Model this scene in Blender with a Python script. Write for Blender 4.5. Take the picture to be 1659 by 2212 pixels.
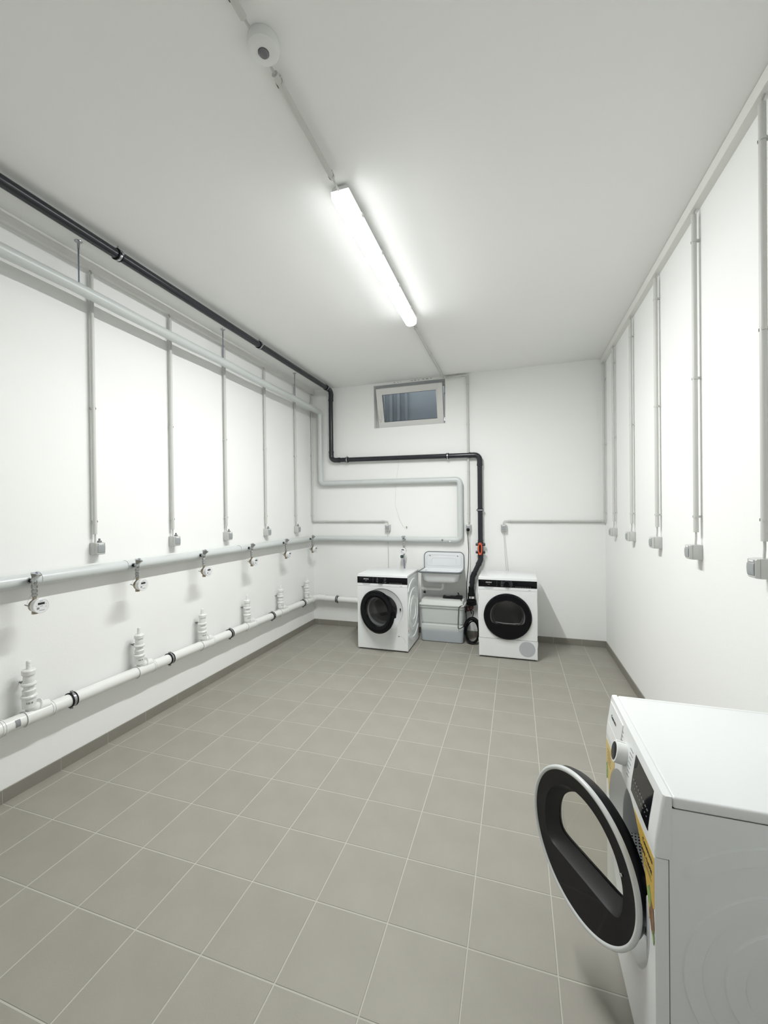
import bpy, bmesh, math, random
from mathutils import Vector, Matrix
random.seed(7)
for o in list(bpy.data.objects): bpy.data.objects.remove(o)
S = bpy.context.scene
COL = S.collection
PI = math.pi
R = math.radians

# ------------------------------------------------------------------ camera
CAM = Vector((2.57805, -1.17345, 1.57114))
YAW, PITCH, ROLL, FPX = 0.3102, -0.00581, -0.01137, 887.281
def cam_axes():
    cy, sy, cp, sp, cr, sr = math.cos(YAW), math.sin(YAW), math.cos(PITCH), math.sin(PITCH), math.cos(ROLL), math.sin(ROLL)
    f = Vector((-sy*cp, cy*cp, sp)); r = Vector((cy, sy, 0)); u = r.cross(f)
    return r*cr+u*sr, -r*sr+u*cr, f
r_, u_, f_ = cam_axes()
cd = bpy.data.cameras.new('camera'); cam = bpy.data.objects.new('camera', cd); COL.objects.link(cam)
m = Matrix(((r_.x, u_.x, -f_.x, CAM.x), (r_.y, u_.y, -f_.y, CAM.y), (r_.z, u_.z, -f_.z, CAM.z), (0, 0, 0, 1)))
cam.matrix_world = m
cd.sensor_fit = 'VERTICAL'; cd.sensor_height = 36.0; cd.sensor_width = 27.0; cd.lens = FPX/2212*36.0
cd.clip_start = 0.02; cd.clip_end = 60
S.camera = cam

# ------------------------------------------------------------------ world, light, exposure
w = bpy.data.worlds.new('world'); S.world = w; w.use_nodes = True
w.node_tree.nodes['Background'].inputs[0].default_value = (0.44, 0.45, 0.455, 1)
w.node_tree.nodes['Background'].inputs[1].default_value = 2.7
S.view_settings.view_transform = 'Standard'; S.view_settings.look = 'None'
S.view_settings.exposure = 0.0; S.view_settings.gamma = 1.0; S.view_settings.use_curve_mapping = False
LAMP_STRENGTH = 278.0

# ------------------------------------------------------------------ dimensions
XL, XR, YB, YF, H = -0.0918, 3.5316, 3.945, -1.78, 3.2265
TX, TY = 0.30, 0.30233

# ------------------------------------------------------------------ materials
def mat(name, col, rough=0.5, metal=0.0, spec=0.5, bump=0.0, bscale=60.0, var=0.0, vscale=3.0, coat=0.0, emit=0.0, trans=0.0, objvar=0.0):
    m = bpy.data.materials.new(name); m.use_nodes = True; nt = m.node_tree; b = nt.nodes['Principled BSDF']
    b.inputs['Base Color'].default_value = (*col, 1); b.inputs['Roughness'].default_value = rough
    b.inputs['Metallic'].default_value = metal; b.inputs['Specular IOR Level'].default_value = spec
    b.inputs['Coat Weight'].default_value = coat; b.inputs['Coat Roughness'].default_value = 0.05
    b.inputs['Transmission Weight'].default_value = trans
    if emit: b.inputs['Emission Color'].default_value = (1, 1, 1, 1); b.inputs['Emission Strength'].default_value = emit
    tc = nt.nodes.new('ShaderNodeTexCoord')
    if var or objvar:
        n = nt.nodes.new('ShaderNodeTexNoise'); n.inputs['Scale'].default_value = vscale; n.inputs['Detail'].default_value = 6
        nt.links.new(tc.outputs['Object'], n.inputs['Vector'])
        mr = nt.nodes.new('ShaderNodeMapRange'); mr.inputs[1].default_value = 0.3; mr.inputs[2].default_value = 0.7
        mr.inputs[3].default_value = 1-var; mr.inputs[4].default_value = 1+var
        nt.links.new(n.outputs['Fac'], mr.inputs[0]); src = mr.outputs[0]
        if objvar:
            oi = nt.nodes.new('ShaderNodeObjectInfo'); m2 = nt.nodes.new('ShaderNodeMapRange')
            m2.inputs[3].default_value = 1-objvar; m2.inputs[4].default_value = 1+objvar
            nt.links.new(oi.outputs['Random'], m2.inputs[0])
            mm = nt.nodes.new('ShaderNodeMath'); mm.operation = 'MULTIPLY'
            nt.links.new(src, mm.inputs[0]); nt.links.new(m2.outputs[0], mm.inputs[1]); src = mm.outputs[0]
        vm = nt.nodes.new('ShaderNodeVectorMath'); vm.operation = 'SCALE'; vm.inputs[0].default_value = col
        nt.links.new(src, vm.inputs['Scale']); nt.links.new(vm.outputs[0], b.inputs['Base Color'])
    if bump:
        n = nt.nodes.new('ShaderNodeTexNoise'); n.inputs['Scale'].default_value = bscale; n.inputs['Detail'].default_value = 5
        nt.links.new(tc.outputs['Object'], n.inputs['Vector'])
        bp = nt.nodes.new('ShaderNodeBump'); bp.inputs['Strength'].default_value = bump; bp.inputs['Distance'].default_value = 0.004
        nt.links.new(n.outputs['Fac'], bp.inputs['Height']); nt.links.new(bp.outputs[0], b.inputs['Normal'])
    return m
M = {}
M['wall'] = mat('white_wall_paint', (0.90, 0.905, 0.892), 0.75, spec=0.25, bump=0.10, bscale=90, var=0.008, vscale=1.5)
M['ceil'] = mat('white_ceiling_paint', (0.90, 0.905, 0.892), 0.85, spec=0.2, bump=0.08, bscale=50, var=0.01, vscale=0.8)
M['tile'] = mat('grey_stoneware', (0.315, 0.300, 0.262), 0.55, spec=0.45, bump=0.12, bscale=160, var=0.05, vscale=4, objvar=0.02)
M['skirt'] = mat('grey_stoneware_skirting', (0.25, 0.238, 0.205), 0.55, spec=0.4, bump=0.1, bscale=160, var=0.05, vscale=4, objvar=0.03)
M['grout'] = mat('grout', (0.48, 0.468, 0.42), 0.9, spec=0.2)
M['lacquer'] = mat('white_lacquered_steel', (0.80, 0.815, 0.82), 0.28, spec=0.45, bump=0.015, bscale=300)
M['lacquer_side'] = mat('white_lacquered_side_steel', (0.80, 0.825, 0.83), 0.33, spec=0.45, bump=0.02, bscale=400)
M['plastic'] = mat('white_plastic', (0.80, 0.81, 0.80), 0.35)
M['trunk'] = mat('white_trunking_plastic', (0.80, 0.80, 0.77), 0.45)
M['conduit'] = mat('grey_conduit_plastic', (0.60, 0.605, 0.58), 0.42)
M['cable'] = mat('grey_cable_sheath', (0.52, 0.52, 0.50), 0.5)
M['sockbody'] = mat('light_grey_socket_plastic', (0.56, 0.57, 0.55), 0.4)
M['socklid'] = mat('mid_grey_socket_lid', (0.33, 0.35, 0.36), 0.35)
M['tag'] = mat('white_label', (0.85, 0.85, 0.85), 0.5)
M['insul'] = mat('grey_pipe_jacket', (0.60, 0.63, 0.625), 0.32, spec=0.5, bump=0.05, bscale=25, var=0.02)
M['jointline'] = mat('dark_joint_line', (0.16, 0.16, 0.16), 0.6)
M['hose'] = mat('blue_grey_hose', (0.22, 0.24, 0.33), 0.4)
M['pvc'] = mat('dark_grey_pvc', (0.022, 0.023, 0.029), 0.24, spec=0.4)
M['drain'] = mat('white_drain_plastic', (0.80, 0.81, 0.79), 0.3)
M['rubber'] = mat('black_rubber', (0.005, 0.005, 0.006), 0.5, spec=0.2)
M['zinc'] = mat('zinc_plated_steel', (0.42, 0.43, 0.46), 0.3, metal=1.0)
M['rod'] = mat('blue_grey_threaded_rod', (0.22, 0.25, 0.32), 0.45, metal=0.6)
M['chrome'] = mat('chrome', (0.50, 0.51, 0.52), 0.12, metal=1.0)
M['brass'] = mat('dull_brass', (0.34, 0.30, 0.23), 0.38, metal=0.85, var=0.15, vscale=60)
M['dial'] = mat('white_meter_plastic', (0.78, 0.79, 0.80), 0.25, coat=0.5)
M['ink'] = mat('black_ink', (0.02, 0.02, 0.02), 0.5)
M['greyink'] = mat('grey_ink', (0.25, 0.26, 0.27), 0.5)
M['whiteink'] = mat('white_ink', (0.8, 0.8, 0.8), 0.5)
M['gloss_black'] = mat('gloss_black', (0.004, 0.004, 0.006), 0.06, spec=0.18)
M['satin_black'] = mat('satin_black_plastic', (0.006, 0.006, 0.008), 0.28, spec=0.2)
M['funnel'] = mat('dark_grey_tinted_plastic', (0.030, 0.030, 0.030), 0.45, spec=0.25)
M['ring'] = mat('pearl_white_door_ring', (0.66, 0.68, 0.68), 0.25, spec=0.5)
M['dishgrey'] = mat('pale_grey_moulded_plastic', (0.55, 0.57, 0.60), 0.4)
M['steel'] = mat('brushed_drum_steel', (0.48, 0.48, 0.49), 0.25, metal=1.0)
M['gasket'] = mat('grey_rubber_gasket', (0.20, 0.20, 0.21), 0.5)
M['orange'] = mat('orange_valve_plastic', (0.75, 0.10, 0.035), 0.35)
M['copper'] = mat('brown_red_fitting', (0.13, 0.045, 0.03), 0.3, spec=0.6)
M['green'] = mat('dark_green_plastic', (0.05, 0.085, 0.08), 0.4)
M['enamel'] = mat('white_enamel', (0.80, 0.825, 0.845), 0.12, spec=0.6, coat=0.4)
M['rim'] = mat('grey_enamel_rim', (0.14, 0.155, 0.17), 0.35)
M['window'] = mat('white_window_plastic', (0.74, 0.735, 0.72), 0.35)
M['concrete'] = mat('light_shaft_concrete', (0.50, 0.53, 0.56), 0.9, bump=0.3, bscale=15, var=0.12, vscale=2)
M['battery'] = mat('matt_black_device', (0.007, 0.007, 0.009), 0.4, spec=0.3)
M['yellow'] = mat('yellow_sticker', (0.60, 0.40, 0.07), 0.4)
M['yellow2'] = mat('yellow_sticker_pale', (0.66, 0.50, 0.17), 0.4)
M['leaf'] = mat('green_print', (0.22, 0.36, 0.10), 0.5, var=0.5, vscale=60)
M['brown'] = mat('brown_print', (0.20, 0.10, 0.045), 0.5, var=0.5, vscale=60)
M['red'] = mat('red_print', (0.6, 0.12, 0.05), 0.5)
M['patch'] = mat('bare_plaster_patch', (0.16, 0.15, 0.13), 0.9)
M['string'] = mat('pale_thread', (0.55, 0.55, 0.53), 0.7)

def glass(name, tint, rough=0.02, mixmin=0.04):
    m = bpy.data.materials.new(name); m.use_nodes = True; nt = m.node_tree; nt.nodes.clear()
    out = nt.nodes.new('ShaderNodeOutputMaterial'); mx = nt.nodes.new('ShaderNodeMixShader')
    t = nt.nodes.new('ShaderNodeBsdfTransparent'); t.inputs[0].default_value = (*tint, 1)
    g = nt.nodes.new('ShaderNodeBsdfGlossy'); g.inputs['Roughness'].default_value = rough
    fr = nt.nodes.new('ShaderNodeFresnel'); fr.inputs[0].default_value = 1.5
    ge = nt.nodes.new('ShaderNodeNewGeometry'); iv = nt.nodes.new('ShaderNodeMath'); iv.operation = 'SUBTRACT'; iv.inputs[0].default_value = 1.0
    ml = nt.nodes.new('ShaderNodeMath'); ml.operation = 'MULTIPLY'; nt.links.new(ge.outputs['Backfacing'], iv.inputs[1]); nt.links.new(iv.outputs[0], ml.inputs[0]); nt.links.new(fr.outputs[0], ml.inputs[1])
    nt.links.new(ml.outputs[0], mx.inputs[0]); nt.links.new(t.outputs[0], mx.inputs[1]); nt.links.new(g.outputs[0], mx.inputs[2])
    nt.links.new(mx.outputs[0], out.inputs[0]); return m
M['pane'] = glass('window_glass', (0.86, 0.90, 0.92))
M['doorglass'] = glass('clear_door_glass', (0.93, 0.93, 0.91))
M['washglass'] = glass('dark_washer_glass', (0.42, 0.42, 0.44))
M['darkglass'] = glass('tinted_door_glass', (0.72, 0.72, 0.73))

def dots_mat():
    m = mat('perforated_steel', (0.72, 0.73, 0.74), 0.3, metal=0.4); nt = m.node_tree; b = nt.nodes['Principled BSDF']
    tc = nt.nodes.new('ShaderNodeTexCoord'); mp = nt.nodes.new('ShaderNodeMapping'); mp.inputs['Scale'].default_value = (95, 95, 95)
    nt.links.new(tc.outputs['UV'], mp.inputs[0])
    v = nt.nodes.new('ShaderNodeTexVoronoi'); v.voronoi_dimensions = '2D'; v.inputs['Randomness'].default_value = 0.0; v.inputs['Scale'].default_value = 1
    nt.links.new(mp.outputs[0], v.inputs['Vector'])
    l = nt.nodes.new('ShaderNodeMath'); l.operation = 'LESS_THAN'; l.inputs[1].default_value = 0.27
    nt.links.new(v.outputs['Distance'], l.inputs[0])
    mx = nt.nodes.new('ShaderNodeMix'); mx.data_type = 'RGBA'; mx.inputs['A'].default_value = (0.72, 0.73, 0.74, 1); mx.inputs['B'].default_value = (0.02, 0.02, 0.03, 1)
    nt.links.new(l.outputs[0], mx.inputs['Factor']); nt.links.new(mx.outputs['Result'], b.inputs['Base Color'])
    return m
M['dots'] = dots_mat()

def tank_mat():
    # milky plastic tank with bluish liquid standing in its lowest part (its own colour, by height on the tank)
    m = mat('milky_tank_plastic', (0.60, 0.63, 0.62), 0.3); nt = m.node_tree; b = nt.nodes['Principled BSDF']
    tc = nt.nodes.new('ShaderNodeTexCoord'); sx = nt.nodes.new('ShaderNodeSeparateXYZ'); nt.links.new(tc.outputs['Object'], sx.inputs[0])
    mr = nt.nodes.new('ShaderNodeMapRange'); mr.inputs[1].default_value = 0.125; mr.inputs[2].default_value = 0.172; mr.inputs[3].default_value = 1; mr.inputs[4].default_value = 0
    nt.links.new(sx.outputs['Z'], mr.inputs[0])
    mx = nt.nodes.new('ShaderNodeMix'); mx.data_type = 'RGBA'; mx.inputs['A'].default_value = (0.60, 0.63, 0.62, 1); mx.inputs['B'].default_value = (0.40, 0.435, 0.46, 1)
    nt.links.new(mr.outputs[0], mx.inputs['Factor']); nt.links.new(mx.outputs['Result'], b.inputs['Base Color'])
    return m
M['tank'] = tank_mat()
M['tanklid'] = mat('milky_tank_lid_plastic', (0.66, 0.68, 0.65), 0.35)
def emis(name='lit_diffuser', k=1.0):
    m = bpy.data.materials.new(name); m.use_nodes = True; nt = m.node_tree; nt.nodes.clear()
    o = nt.nodes.new('ShaderNodeOutputMaterial'); e = nt.nodes.new('ShaderNodeEmission')
    e.inputs[0].default_value = (0.985, 1.0, 0.985, 1); e.inputs[1].default_value = LAMP_STRENGTH*k
    nt.links.new(e.outputs[0], o.inputs[0]); return m
M['lit'] = emis()
M['litedge'] = emis('lit_diffuser_edge', 0.14)
M['litside'] = emis('lit_diffuser_flank', 0.007)

# ------------------------------------------------------------------ mesh builder
def fillet(pts, rad, n=6):
    pts = [Vector(p) for p in pts]
    if not isinstance(rad, (list, tuple)): rad = [rad]*len(pts)
    out = [pts[0]]
    for i in range(1, len(pts)-1):
        a, b, c = pts[i-1], pts[i], pts[i+1]; r = rad[i]
        d1 = (a-b); d2 = (c-b); l1, l2 = d1.length, d2.length; d1.normalize(); d2.normalize()
        ang = d1.angle(d2)
        if r <= 0 or ang > PI-0.02: out.append(b); continue
        t = min(r/math.tan(ang/2), l1*0.499, l2*0.499); rr = t*math.tan(ang/2)
        ctr = b+(d1+d2).normalized()*(rr/math.sin(ang/2)); s = b+d1*t-ctr; e = b+d2*t-ctr
        tot = s.angle(e); ax = s.cross(e).normalized()
        for k in range(n+1): out.append(ctr+Matrix.Rotation(tot*k/n, 3, ax) @ s)
    out.append(pts[-1]); return out
class MB:
    def __init__(s): s.bm = bmesh.new()
    def add(s, verts, faces, mtx=None, mi=0):
        vs = [s.bm.verts.new(mtx @ Vector(v) if mtx else v) for v in verts]
        fs = []
        for f in faces:
            try: fc = s.bm.faces.new([vs[i] for i in f]); fc.material_index = mi; fs.append(fc)
            except ValueError: pass
        return vs, fs
    def box(s, a, b, bev=0.0, mtx=None, seg=2, mi=0):
        (x0, y0, z0), (x1, y1, z1) = a, b
        x0, x1 = min(x0, x1), max(x0, x1); y0, y1 = min(y0, y1), max(y0, y1); z0, z1 = min(z0, z1), max(z0, z1)
        v = [(x0,y0,z0),(x1,y0,z0),(x1,y1,z0),(x0,y1,z0),(x0,y0,z1),(x1,y0,z1),(x1,y1,z1),(x0,y1,z1)]
        f = [(0,3,2,1),(4,5,6,7),(0,1,5,4),(1,2,6,5),(2,3,7,6),(3,0,4,7)]
        vs, fs = s.add(v, f, mtx, mi)
        if bev:
            es = list({e for fc in fs for e in fc.edges})
            r = bmesh.ops.bevel(s.bm, geom=es, offset=bev, segments=seg, profile=0.5, affect='EDGES')
            for fc in r['faces']: fc.material_index = mi
        return s
    def lathe(s, prof, mtx=None, seg=32, mi=0, closed=False, a0=0.0, a1=2*PI):
        # profile of (radius, height) about +Z
        full = abs(a1-a0-2*PI) < 1e-6; n = seg if full else seg+1
        rings = []; vs = []; M_ = mtx or Matrix()
        for r, h in prof:
            if r < 1e-6: v = s.bm.verts.new(M_ @ Vector((0, 0, h))); rings.append([v]*n)
            else:
                rings.append([s.bm.verts.new(M_ @ Vector((r*math.cos(a0+(a1-a0)*k/seg), r*math.sin(a0+(a1-a0)*k/seg), h))) for k in range(n)])
        m_ = len(rings); rg = range(m_ if closed else m_-1)
        for i in rg:
            A, B = rings[i], rings[(i+1) % m_]
            for k in range(n if full else n-1):
                q = [A[k], A[(k+1) % n], B[(k+1) % n], B[k]]; q2 = []
                for v in q:
                    if v not in q2: q2.append(v)
                if len(q2) > 2:
                    try: fc = s.bm.faces.new(q2); fc.material_index = mi
                    except ValueError: pass
        return s
    def cyl(s, p0, p1, r, r2=None, seg=20, mi=0, cap=True):
        p0, p1 = Vector(p0), Vector(p1); d = p1-p0; q = Vector((0, 0, 1)).rotation_difference(d.normalized()).to_matrix().to_4x4()
        mt = Matrix.Translation(p0) @ q; L = d.length; r2 = r if r2 is None else r2
        pr = [(r, 0), (r2, L)]
        if cap: pr = [(0, 0)]+pr+[(0, L)]
        return s.lathe(pr, mt, seg, mi)
    def tube(s, pts, r, seg=14, rad=0.0, n=6, mi=0, cap=True, closed=False, flat=None):
        if rad and not closed: pts = fillet(pts, rad, n)
        pts = [Vector(p) for p in pts]
        if not isinstance(r, (list, tuple)) and not closed:
            q_ = [pts[0]]
            for p_ in pts[1:]:
                k_ = max(1, int((p_-q_[-1]).length/0.2)); a_ = q_[-1]
                q_ += [a_.lerp(p_, i_/k_) for i_ in range(1, k_+1)]
            pts = q_
        N = len(pts); rs = r if isinstance(r, (list, tuple)) else [r]*N
        tang = []
        for i in range(N):
            if closed: t = pts[(i+1) % N]-pts[i-1]
            else: t = (pts[min(i+1, N-1)]-pts[max(i-1, 0)])
            tang.append(t.normalized())
        nrm = tang[0].orthogonal().normalized() if flat is None else Vector(flat)
        rings = []; prev = tang[0]
        for i in range(N):
            q = prev.rotation_difference(tang[i]); nrm = q @ nrm; prev = tang[i]
            nrm = (nrm-tang[i]*nrm.dot(tang[i])).normalized(); bn = tang[i].cross(nrm)
            rings.append([s.bm.verts.new(pts[i]+(nrm*math.cos(2*PI*k/seg)+bn*math.sin(2*PI*k/seg))*rs[i]) for k in range(seg)])
        for i in range(N if closed else N-1):
            A, B = rings[i], rings[(i+1) % N]
            for k in range(seg):
                fc = s.bm.faces.new([A[k], A[(k+1) % seg], B[(k+1) % seg], B[k]]); fc.material_index = mi
        if cap and not closed:
            s.bm.faces.new(rings[0][::-1]).material_index = mi; s.bm.faces.new(rings[-1]).material_index = mi
        return s
    def prism(s, poly, h0, h1, mtx=None, mi=0, bev=0.0):
        # polygon (2D) in XY extruded along Z
        n = len(poly); v = [(x, y, h0) for x, y in poly]+[(x, y, h1) for x, y in poly]
        f = [tuple(range(n))[::-1], tuple(range(n, 2*n))]+[(i, (i+1) % n, n+(i+1) % n, n+i) for i in range(n)]
        vs, fs = s.add(v, f, mtx, mi)
        if bev:
            es = [e for fc in fs[:2] for e in fc.edges]
            bmesh.ops.bevel(s.bm, geom=es, offset=bev, segments=2, profile=0.5, affect='EDGES')
        return s
    def ringplate(s, outer, inner, h0, h1, mtx=None, mi=0):
        # plate between two loops of the same count, thickness h0..h1 along local Z
        n = len(outer)
        v = [(x, y, h0) for x, y in outer]+[(x, y, h0) for x, y in inner]+[(x, y, h1) for x, y in outer]+[(x, y, h1) for x, y in inner]
        f = []
        for i in range(n):
            j = (i+1) % n
            f += [(i, n+i, n+j, j), (2*n+i, 2*n+j, 3*n+j, 3*n+i), (i, j, 2*n+j, 2*n+i), (n+i, 3*n+i, 3*n+j, n+j)]
        s.add(v, f, mtx, mi); return s
    def loft(s, loops, mtx=None, mi=0, cap0=False, cap1=False):
        rings = [[s.bm.verts.new(mtx @ Vector(p) if mtx else Vector(p)) for p in lp] for lp in loops]; n = len(rings[0])
        for A, B in zip(rings, rings[1:]):
            for k in range(n): s.bm.faces.new([A[k], A[(k+1) % n], B[(k+1) % n], B[k]]).material_index = mi
        if cap0: s.bm.faces.new(rings[0][::-1]).material_index = mi
        if cap1: s.bm.faces.new(rings[-1]).material_index = mi
        return s
    def done(s, name, material, parent=None, ang=32, smooth=True, weld=False):
        if weld: bmesh.ops.remove_doubles(s.bm, verts=s.bm.verts, dist=1e-5)
        bmesh.ops.recalc_face_normals(s.bm, faces=s.bm.faces)
        if smooth:
            for f in s.bm.faces: f.smooth = True
            lim = R(ang)
            for e in s.bm.edges:
                if len(e.link_faces) == 2 and e.calc_face_angle(0) > lim: e.smooth = False
        me = bpy.data.meshes.new(name); s.bm.to_mesh(me); s.bm.free()
        for mm in (material if isinstance(material, (list, tuple)) else [material]): me.materials.append(M[mm] if isinstance(mm, str) else mm)
        o = bpy.data.objects.new(name, me); COL.objects.link(o)
        if name in ('printing', 'small_print', 'display_icons', 'printed_mark', 'printed_label'): o['kind'] = 'stuff'
        if parent: o.parent = parent
        return o
def tag(o, label=None, cat=None, group=None, kind=None):
    if label: o['label'] = label
    if cat: o['category'] = cat
    if group: o['group'] = group
    if kind: o['kind'] = kind
    return o
def empty(name, loc=(0, 0, 0), rz=0.0, **k):
    o = bpy.data.objects.new(name, None); COL.objects.link(o); o.location = loc; o.rotation_euler = (0, 0, rz); o.empty_display_size = 0.05
    return tag(o, **k)
def dup(src, loc, rz=None, label=None, group=None, parent=None):
    c = src.copy(); COL.objects.link(c)
    if parent: c.parent = parent
    else:
        c.location = loc
        if rz is not None: c.rotation_euler = (0, 0, rz)
        if label: c['label'] = label
        if group: c['group'] = group
    for ch in [o for o in src.children]:
        dup(ch, None, parent=c)
    return c
def rrect(x0, y0, x1, y1, r, n=5):
    if not isinstance(r, (list, tuple)): r = [r]*4
    out = []
    for (cx, cy, a, rr) in ((x1-r[0], y1-r[0], 0, r[0]), (x0+r[1], y1-r[1], 90, r[1]), (x0+r[2], y0+r[2], 180, r[2]), (x1-r[3], y0+r[3], 270, r[3])):
        for k in range(n+1): out.append((cx+rr*math.cos(R(a+90*k/n)), cy+rr*math.sin(R(a+90*k/n))))
    return out
XZ = Matrix(((1, 0, 0, 0), (0, 0, 1, 0), (0, 1, 0, 0), (0, 0, 0, 1)))      # local (x, y, z) -> (x, z, y): plane XZ, thickness along +Y
def text(s, size, name, material, parent, mtx, extr=0.0004):
    cu = bpy.data.curves.new(name, 'FONT'); cu.body = s; cu.size = size; cu.extrude = extr; cu.align_x = 'CENTER'; cu.align_y = 'CENTER'; cu.resolution_u = 2
    t = bpy.data.objects.new('tmp', cu); COL.objects.link(t)
    dg = bpy.context.evaluated_depsgraph_get(); dg.update()
    me = bpy.data.meshes.new_from_object(t.evaluated_get(dg)); me.transform(mtx); me.materials.clear(); me.materials.append(M[material])
    bpy.data.objects.remove(t); bpy.data.curves.remove(cu)
    o = bpy.data.objects.new(name, me); COL.objects.link(o); o.parent = parent; return o
# text lying in local XZ plane facing -Y
def TXZ(x, y, z): return Matrix.Translation((x, y, z)) @ Matrix.Rotation(PI/2, 4, 'X')

# ================================================================== SETTING
WT = 0.25
def struct(o): o['kind'] = 'structure'; return o
b = MB(); b.box((XL-WT, YF-WT, 0-0.2), (XL, YB+WT, H+0.0)); struct(b.done('wall_left', 'wall', smooth=False))
b = MB(); b.box((XR, YF-WT, -0.2), (XR+WT, YB+WT, H)); struct(b.done('wall_right', 'wall', smooth=False))
b = MB(); b.box((XL, YF-WT, -0.2), (XR, YF, H)); struct(b.done('wall_front', 'wall', smooth=False))
# back wall with the window opening
WX0, WX1, WZ0, WZ1 = 0.815, 1.755, 2.64, 3.195
BT = 0.30
b = MB()
b.box((XL, YB, -0.2), (WX0, YB+BT, H)).box((WX1, YB, -0.2), (XR, YB+BT, H)).box((WX0, YB, -0.2), (WX1, YB+BT, WZ0)).box((WX0, YB, WZ1), (WX1, YB+BT, H))
struct(b.done('wall_back', 'wall', smooth=False))
b = MB(); b.box((XL-WT, YF-WT, H), (XR+WT, YB+BT, H+0.2)); struct(b.done('ceiling', 'ceil', smooth=False))
# light shaft outside the window
b = MB()
b.box((0.3, YB+1.0, 1.9), (2.3, YB+1.12, 4.4)).box((0.3, YB+BT, 1.9), (0.42, YB+1.0, 4.4)).box((2.18, YB+BT, 1.9), (2.3, YB+1.0, 4.4)).box((0.42, YB+BT, 1.9), (2.18, YB+1.0, 2.0))
for xr_ in (0.50, 0.62, 0.74, 0.86, 0.98): b.box((xr_, YB+0.93, 2.0), (xr_+0.05, YB+1.0, 4.4), bev=0.015)
struct(b.done('wall_light_shaft', 'concrete', smooth=False))

# floor: grout bed plus single tiles
b = MB(); b.box((XL, YF, -0.12), (XR, YB, -0.0012)); floor = struct(b.done('floor', 'grout', smooth=False))
g = 0.0024
def tile_mesh(wd, ln, name='tile', t=0.008, material='tile'):
    bb = MB(); x0, y0, x1, y1 = -wd/2+g, -ln/2+g, wd/2-g, ln/2-g; i = 0.0012
    v = [(x0,y0,-t),(x1,y0,-t),(x1,y1,-t),(x0,y1,-t),(x0,y0,-i),(x1,y0,-i),(x1,y1,-i),(x0,y1,-i),(x0+i,y0+i,0),(x1-i,y0+i,0),(x1-i,y1-i,0),(x0+i,y1-i,0)]
    f = [(8,9,10,11)]+[(0+k, (k+1) % 4, 4+(k+1) % 4, 4+k) for k in range(4)]+[(4+k, 4+(k+1) % 4, 8+(k+1) % 4, 8+k) for k in range(4)]
    bb.add(v, f); return bb
meshes = {}
xs = [XL]+[TX*k for k in range(0, 12)]+[XR]; ys = [YF]+[TY*k for k in range(-5, 14) if YF < TY*k < YB-0.02]+[YB]
for i in range(len(xs)-1):
    for j in range(len(ys)-1):
        wd, ln = round(xs[i+1]-xs[i], 4), round(ys[j+1]-ys[j], 4)
        if wd < 0.012 or ln < 0.012: continue
        if (wd, ln) not in meshes:
            o = tile_mesh(wd, ln).done('tile', 'tile', floor, smooth=False); meshes[(wd, ln)] = o.data
        else:
            o = bpy.data.objects.new('tile', meshes[(wd, ln)]); COL.objects.link(o); o.parent = floor
        o.location = ((xs[i]+xs[i+1])/2, (ys[j]+ys[j+1])/2, 0)
# skirting of cut tiles
SH, ST = 0.072, 0.009
def skirting(name, segs, axis, at, sgn):
    bb = MB(); lo, hi = segs[0], segs[-1]
    if axis == 'y': bb.box((at, lo, 0.0), (at+sgn*(ST-0.0015), hi, SH-0.001))
    else: bb.box((lo, at, 0.0), (hi, at+sgn*(ST-0.0015), SH-0.001))
    base = struct(bb.done(name, 'grout', smooth=False))
    for a, c in zip(segs, segs[1:]):
        bb = MB(); a2, c2 = a+0.0015, c-0.0015
        if axis == 'y': bb.box((at+sgn*0.0005, a2, 0.001), (at+sgn*ST, c2, SH), bev=0.0008, seg=1)
        else: bb.box((a2, at+sgn*0.0005, 0.001), (c2, at+sgn*ST, SH), bev=0.0008, seg=1)
        bb.done('skirting_tile', 'skirt', base, smooth=False)
yy = [YF]+[TY*k for k in range(-5, 13)]+[YB-ST]
skirting('baseboard_left', yy, 'y', XL, 1); skirting('baseboard_right', yy, 'y', XR, -1)
skirting('baseboard_back', [XL]+[TX*k-0.02 for k in range(0, 12)]+[XR], 'x', YB, -1)
skirting('baseboard_front', [XL]+[TX*k for k in range(1, 12)]+[XR], 'x', YF, 1)

# window, hinged at its foot and tilted into the room
win = struct(empty('window_1', ((WX0+WX1)/2, YB+0.10, WZ0)))
hw, hh = (WX1-WX0)/2, WZ1-WZ0
b = MB(); b.ringplate([(-hw, 0), (hw, 0), (hw, hh), (-hw, hh)], [(-hw+0.045, 0.035), (hw-0.03, 0.035), (hw-0.03, hh-0.035), (-hw+0.045, hh-0.035)], 0.02, 0.075, XZ)
b.done('window_frame', 'window', win, smooth=False)
sash = bpy.data.objects.new('sash', None)
b = MB(); sw0, sw1, sh = -hw+0.045, hw-0.032, 0.505
fr = 0.078
b.ringplate([(sw0, 0), (sw1, 0), (sw1, sh), (sw0, sh)], [(sw0+fr, fr), (sw1-fr, fr), (sw1-fr, sh-fr), (sw0+fr, sh-fr)], -0.058, -0.004, XZ)
b.ringplate([(sw0+fr-0.012, fr-0.012), (sw1-fr+0.012, fr-0.012), (sw1-fr+0.012, sh-fr+0.012), (sw0+fr-0.012, sh-fr+0.012)], [(sw0+fr, fr), (sw1-fr, fr), (sw1-fr, sh-fr), (sw0+fr, sh-fr)], -0.062, -0.056, XZ)
bmesh.ops.remove_doubles(b.bm, verts=b.bm.verts, dist=1e-6)
sash = b.done('sash', 'window', win, smooth=False)
TILT = math.atan2(0.135, 0.50)
sash.location = (0, 0.035, 0.022); sash.rotation_euler = (TILT, 0, 0)
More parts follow.
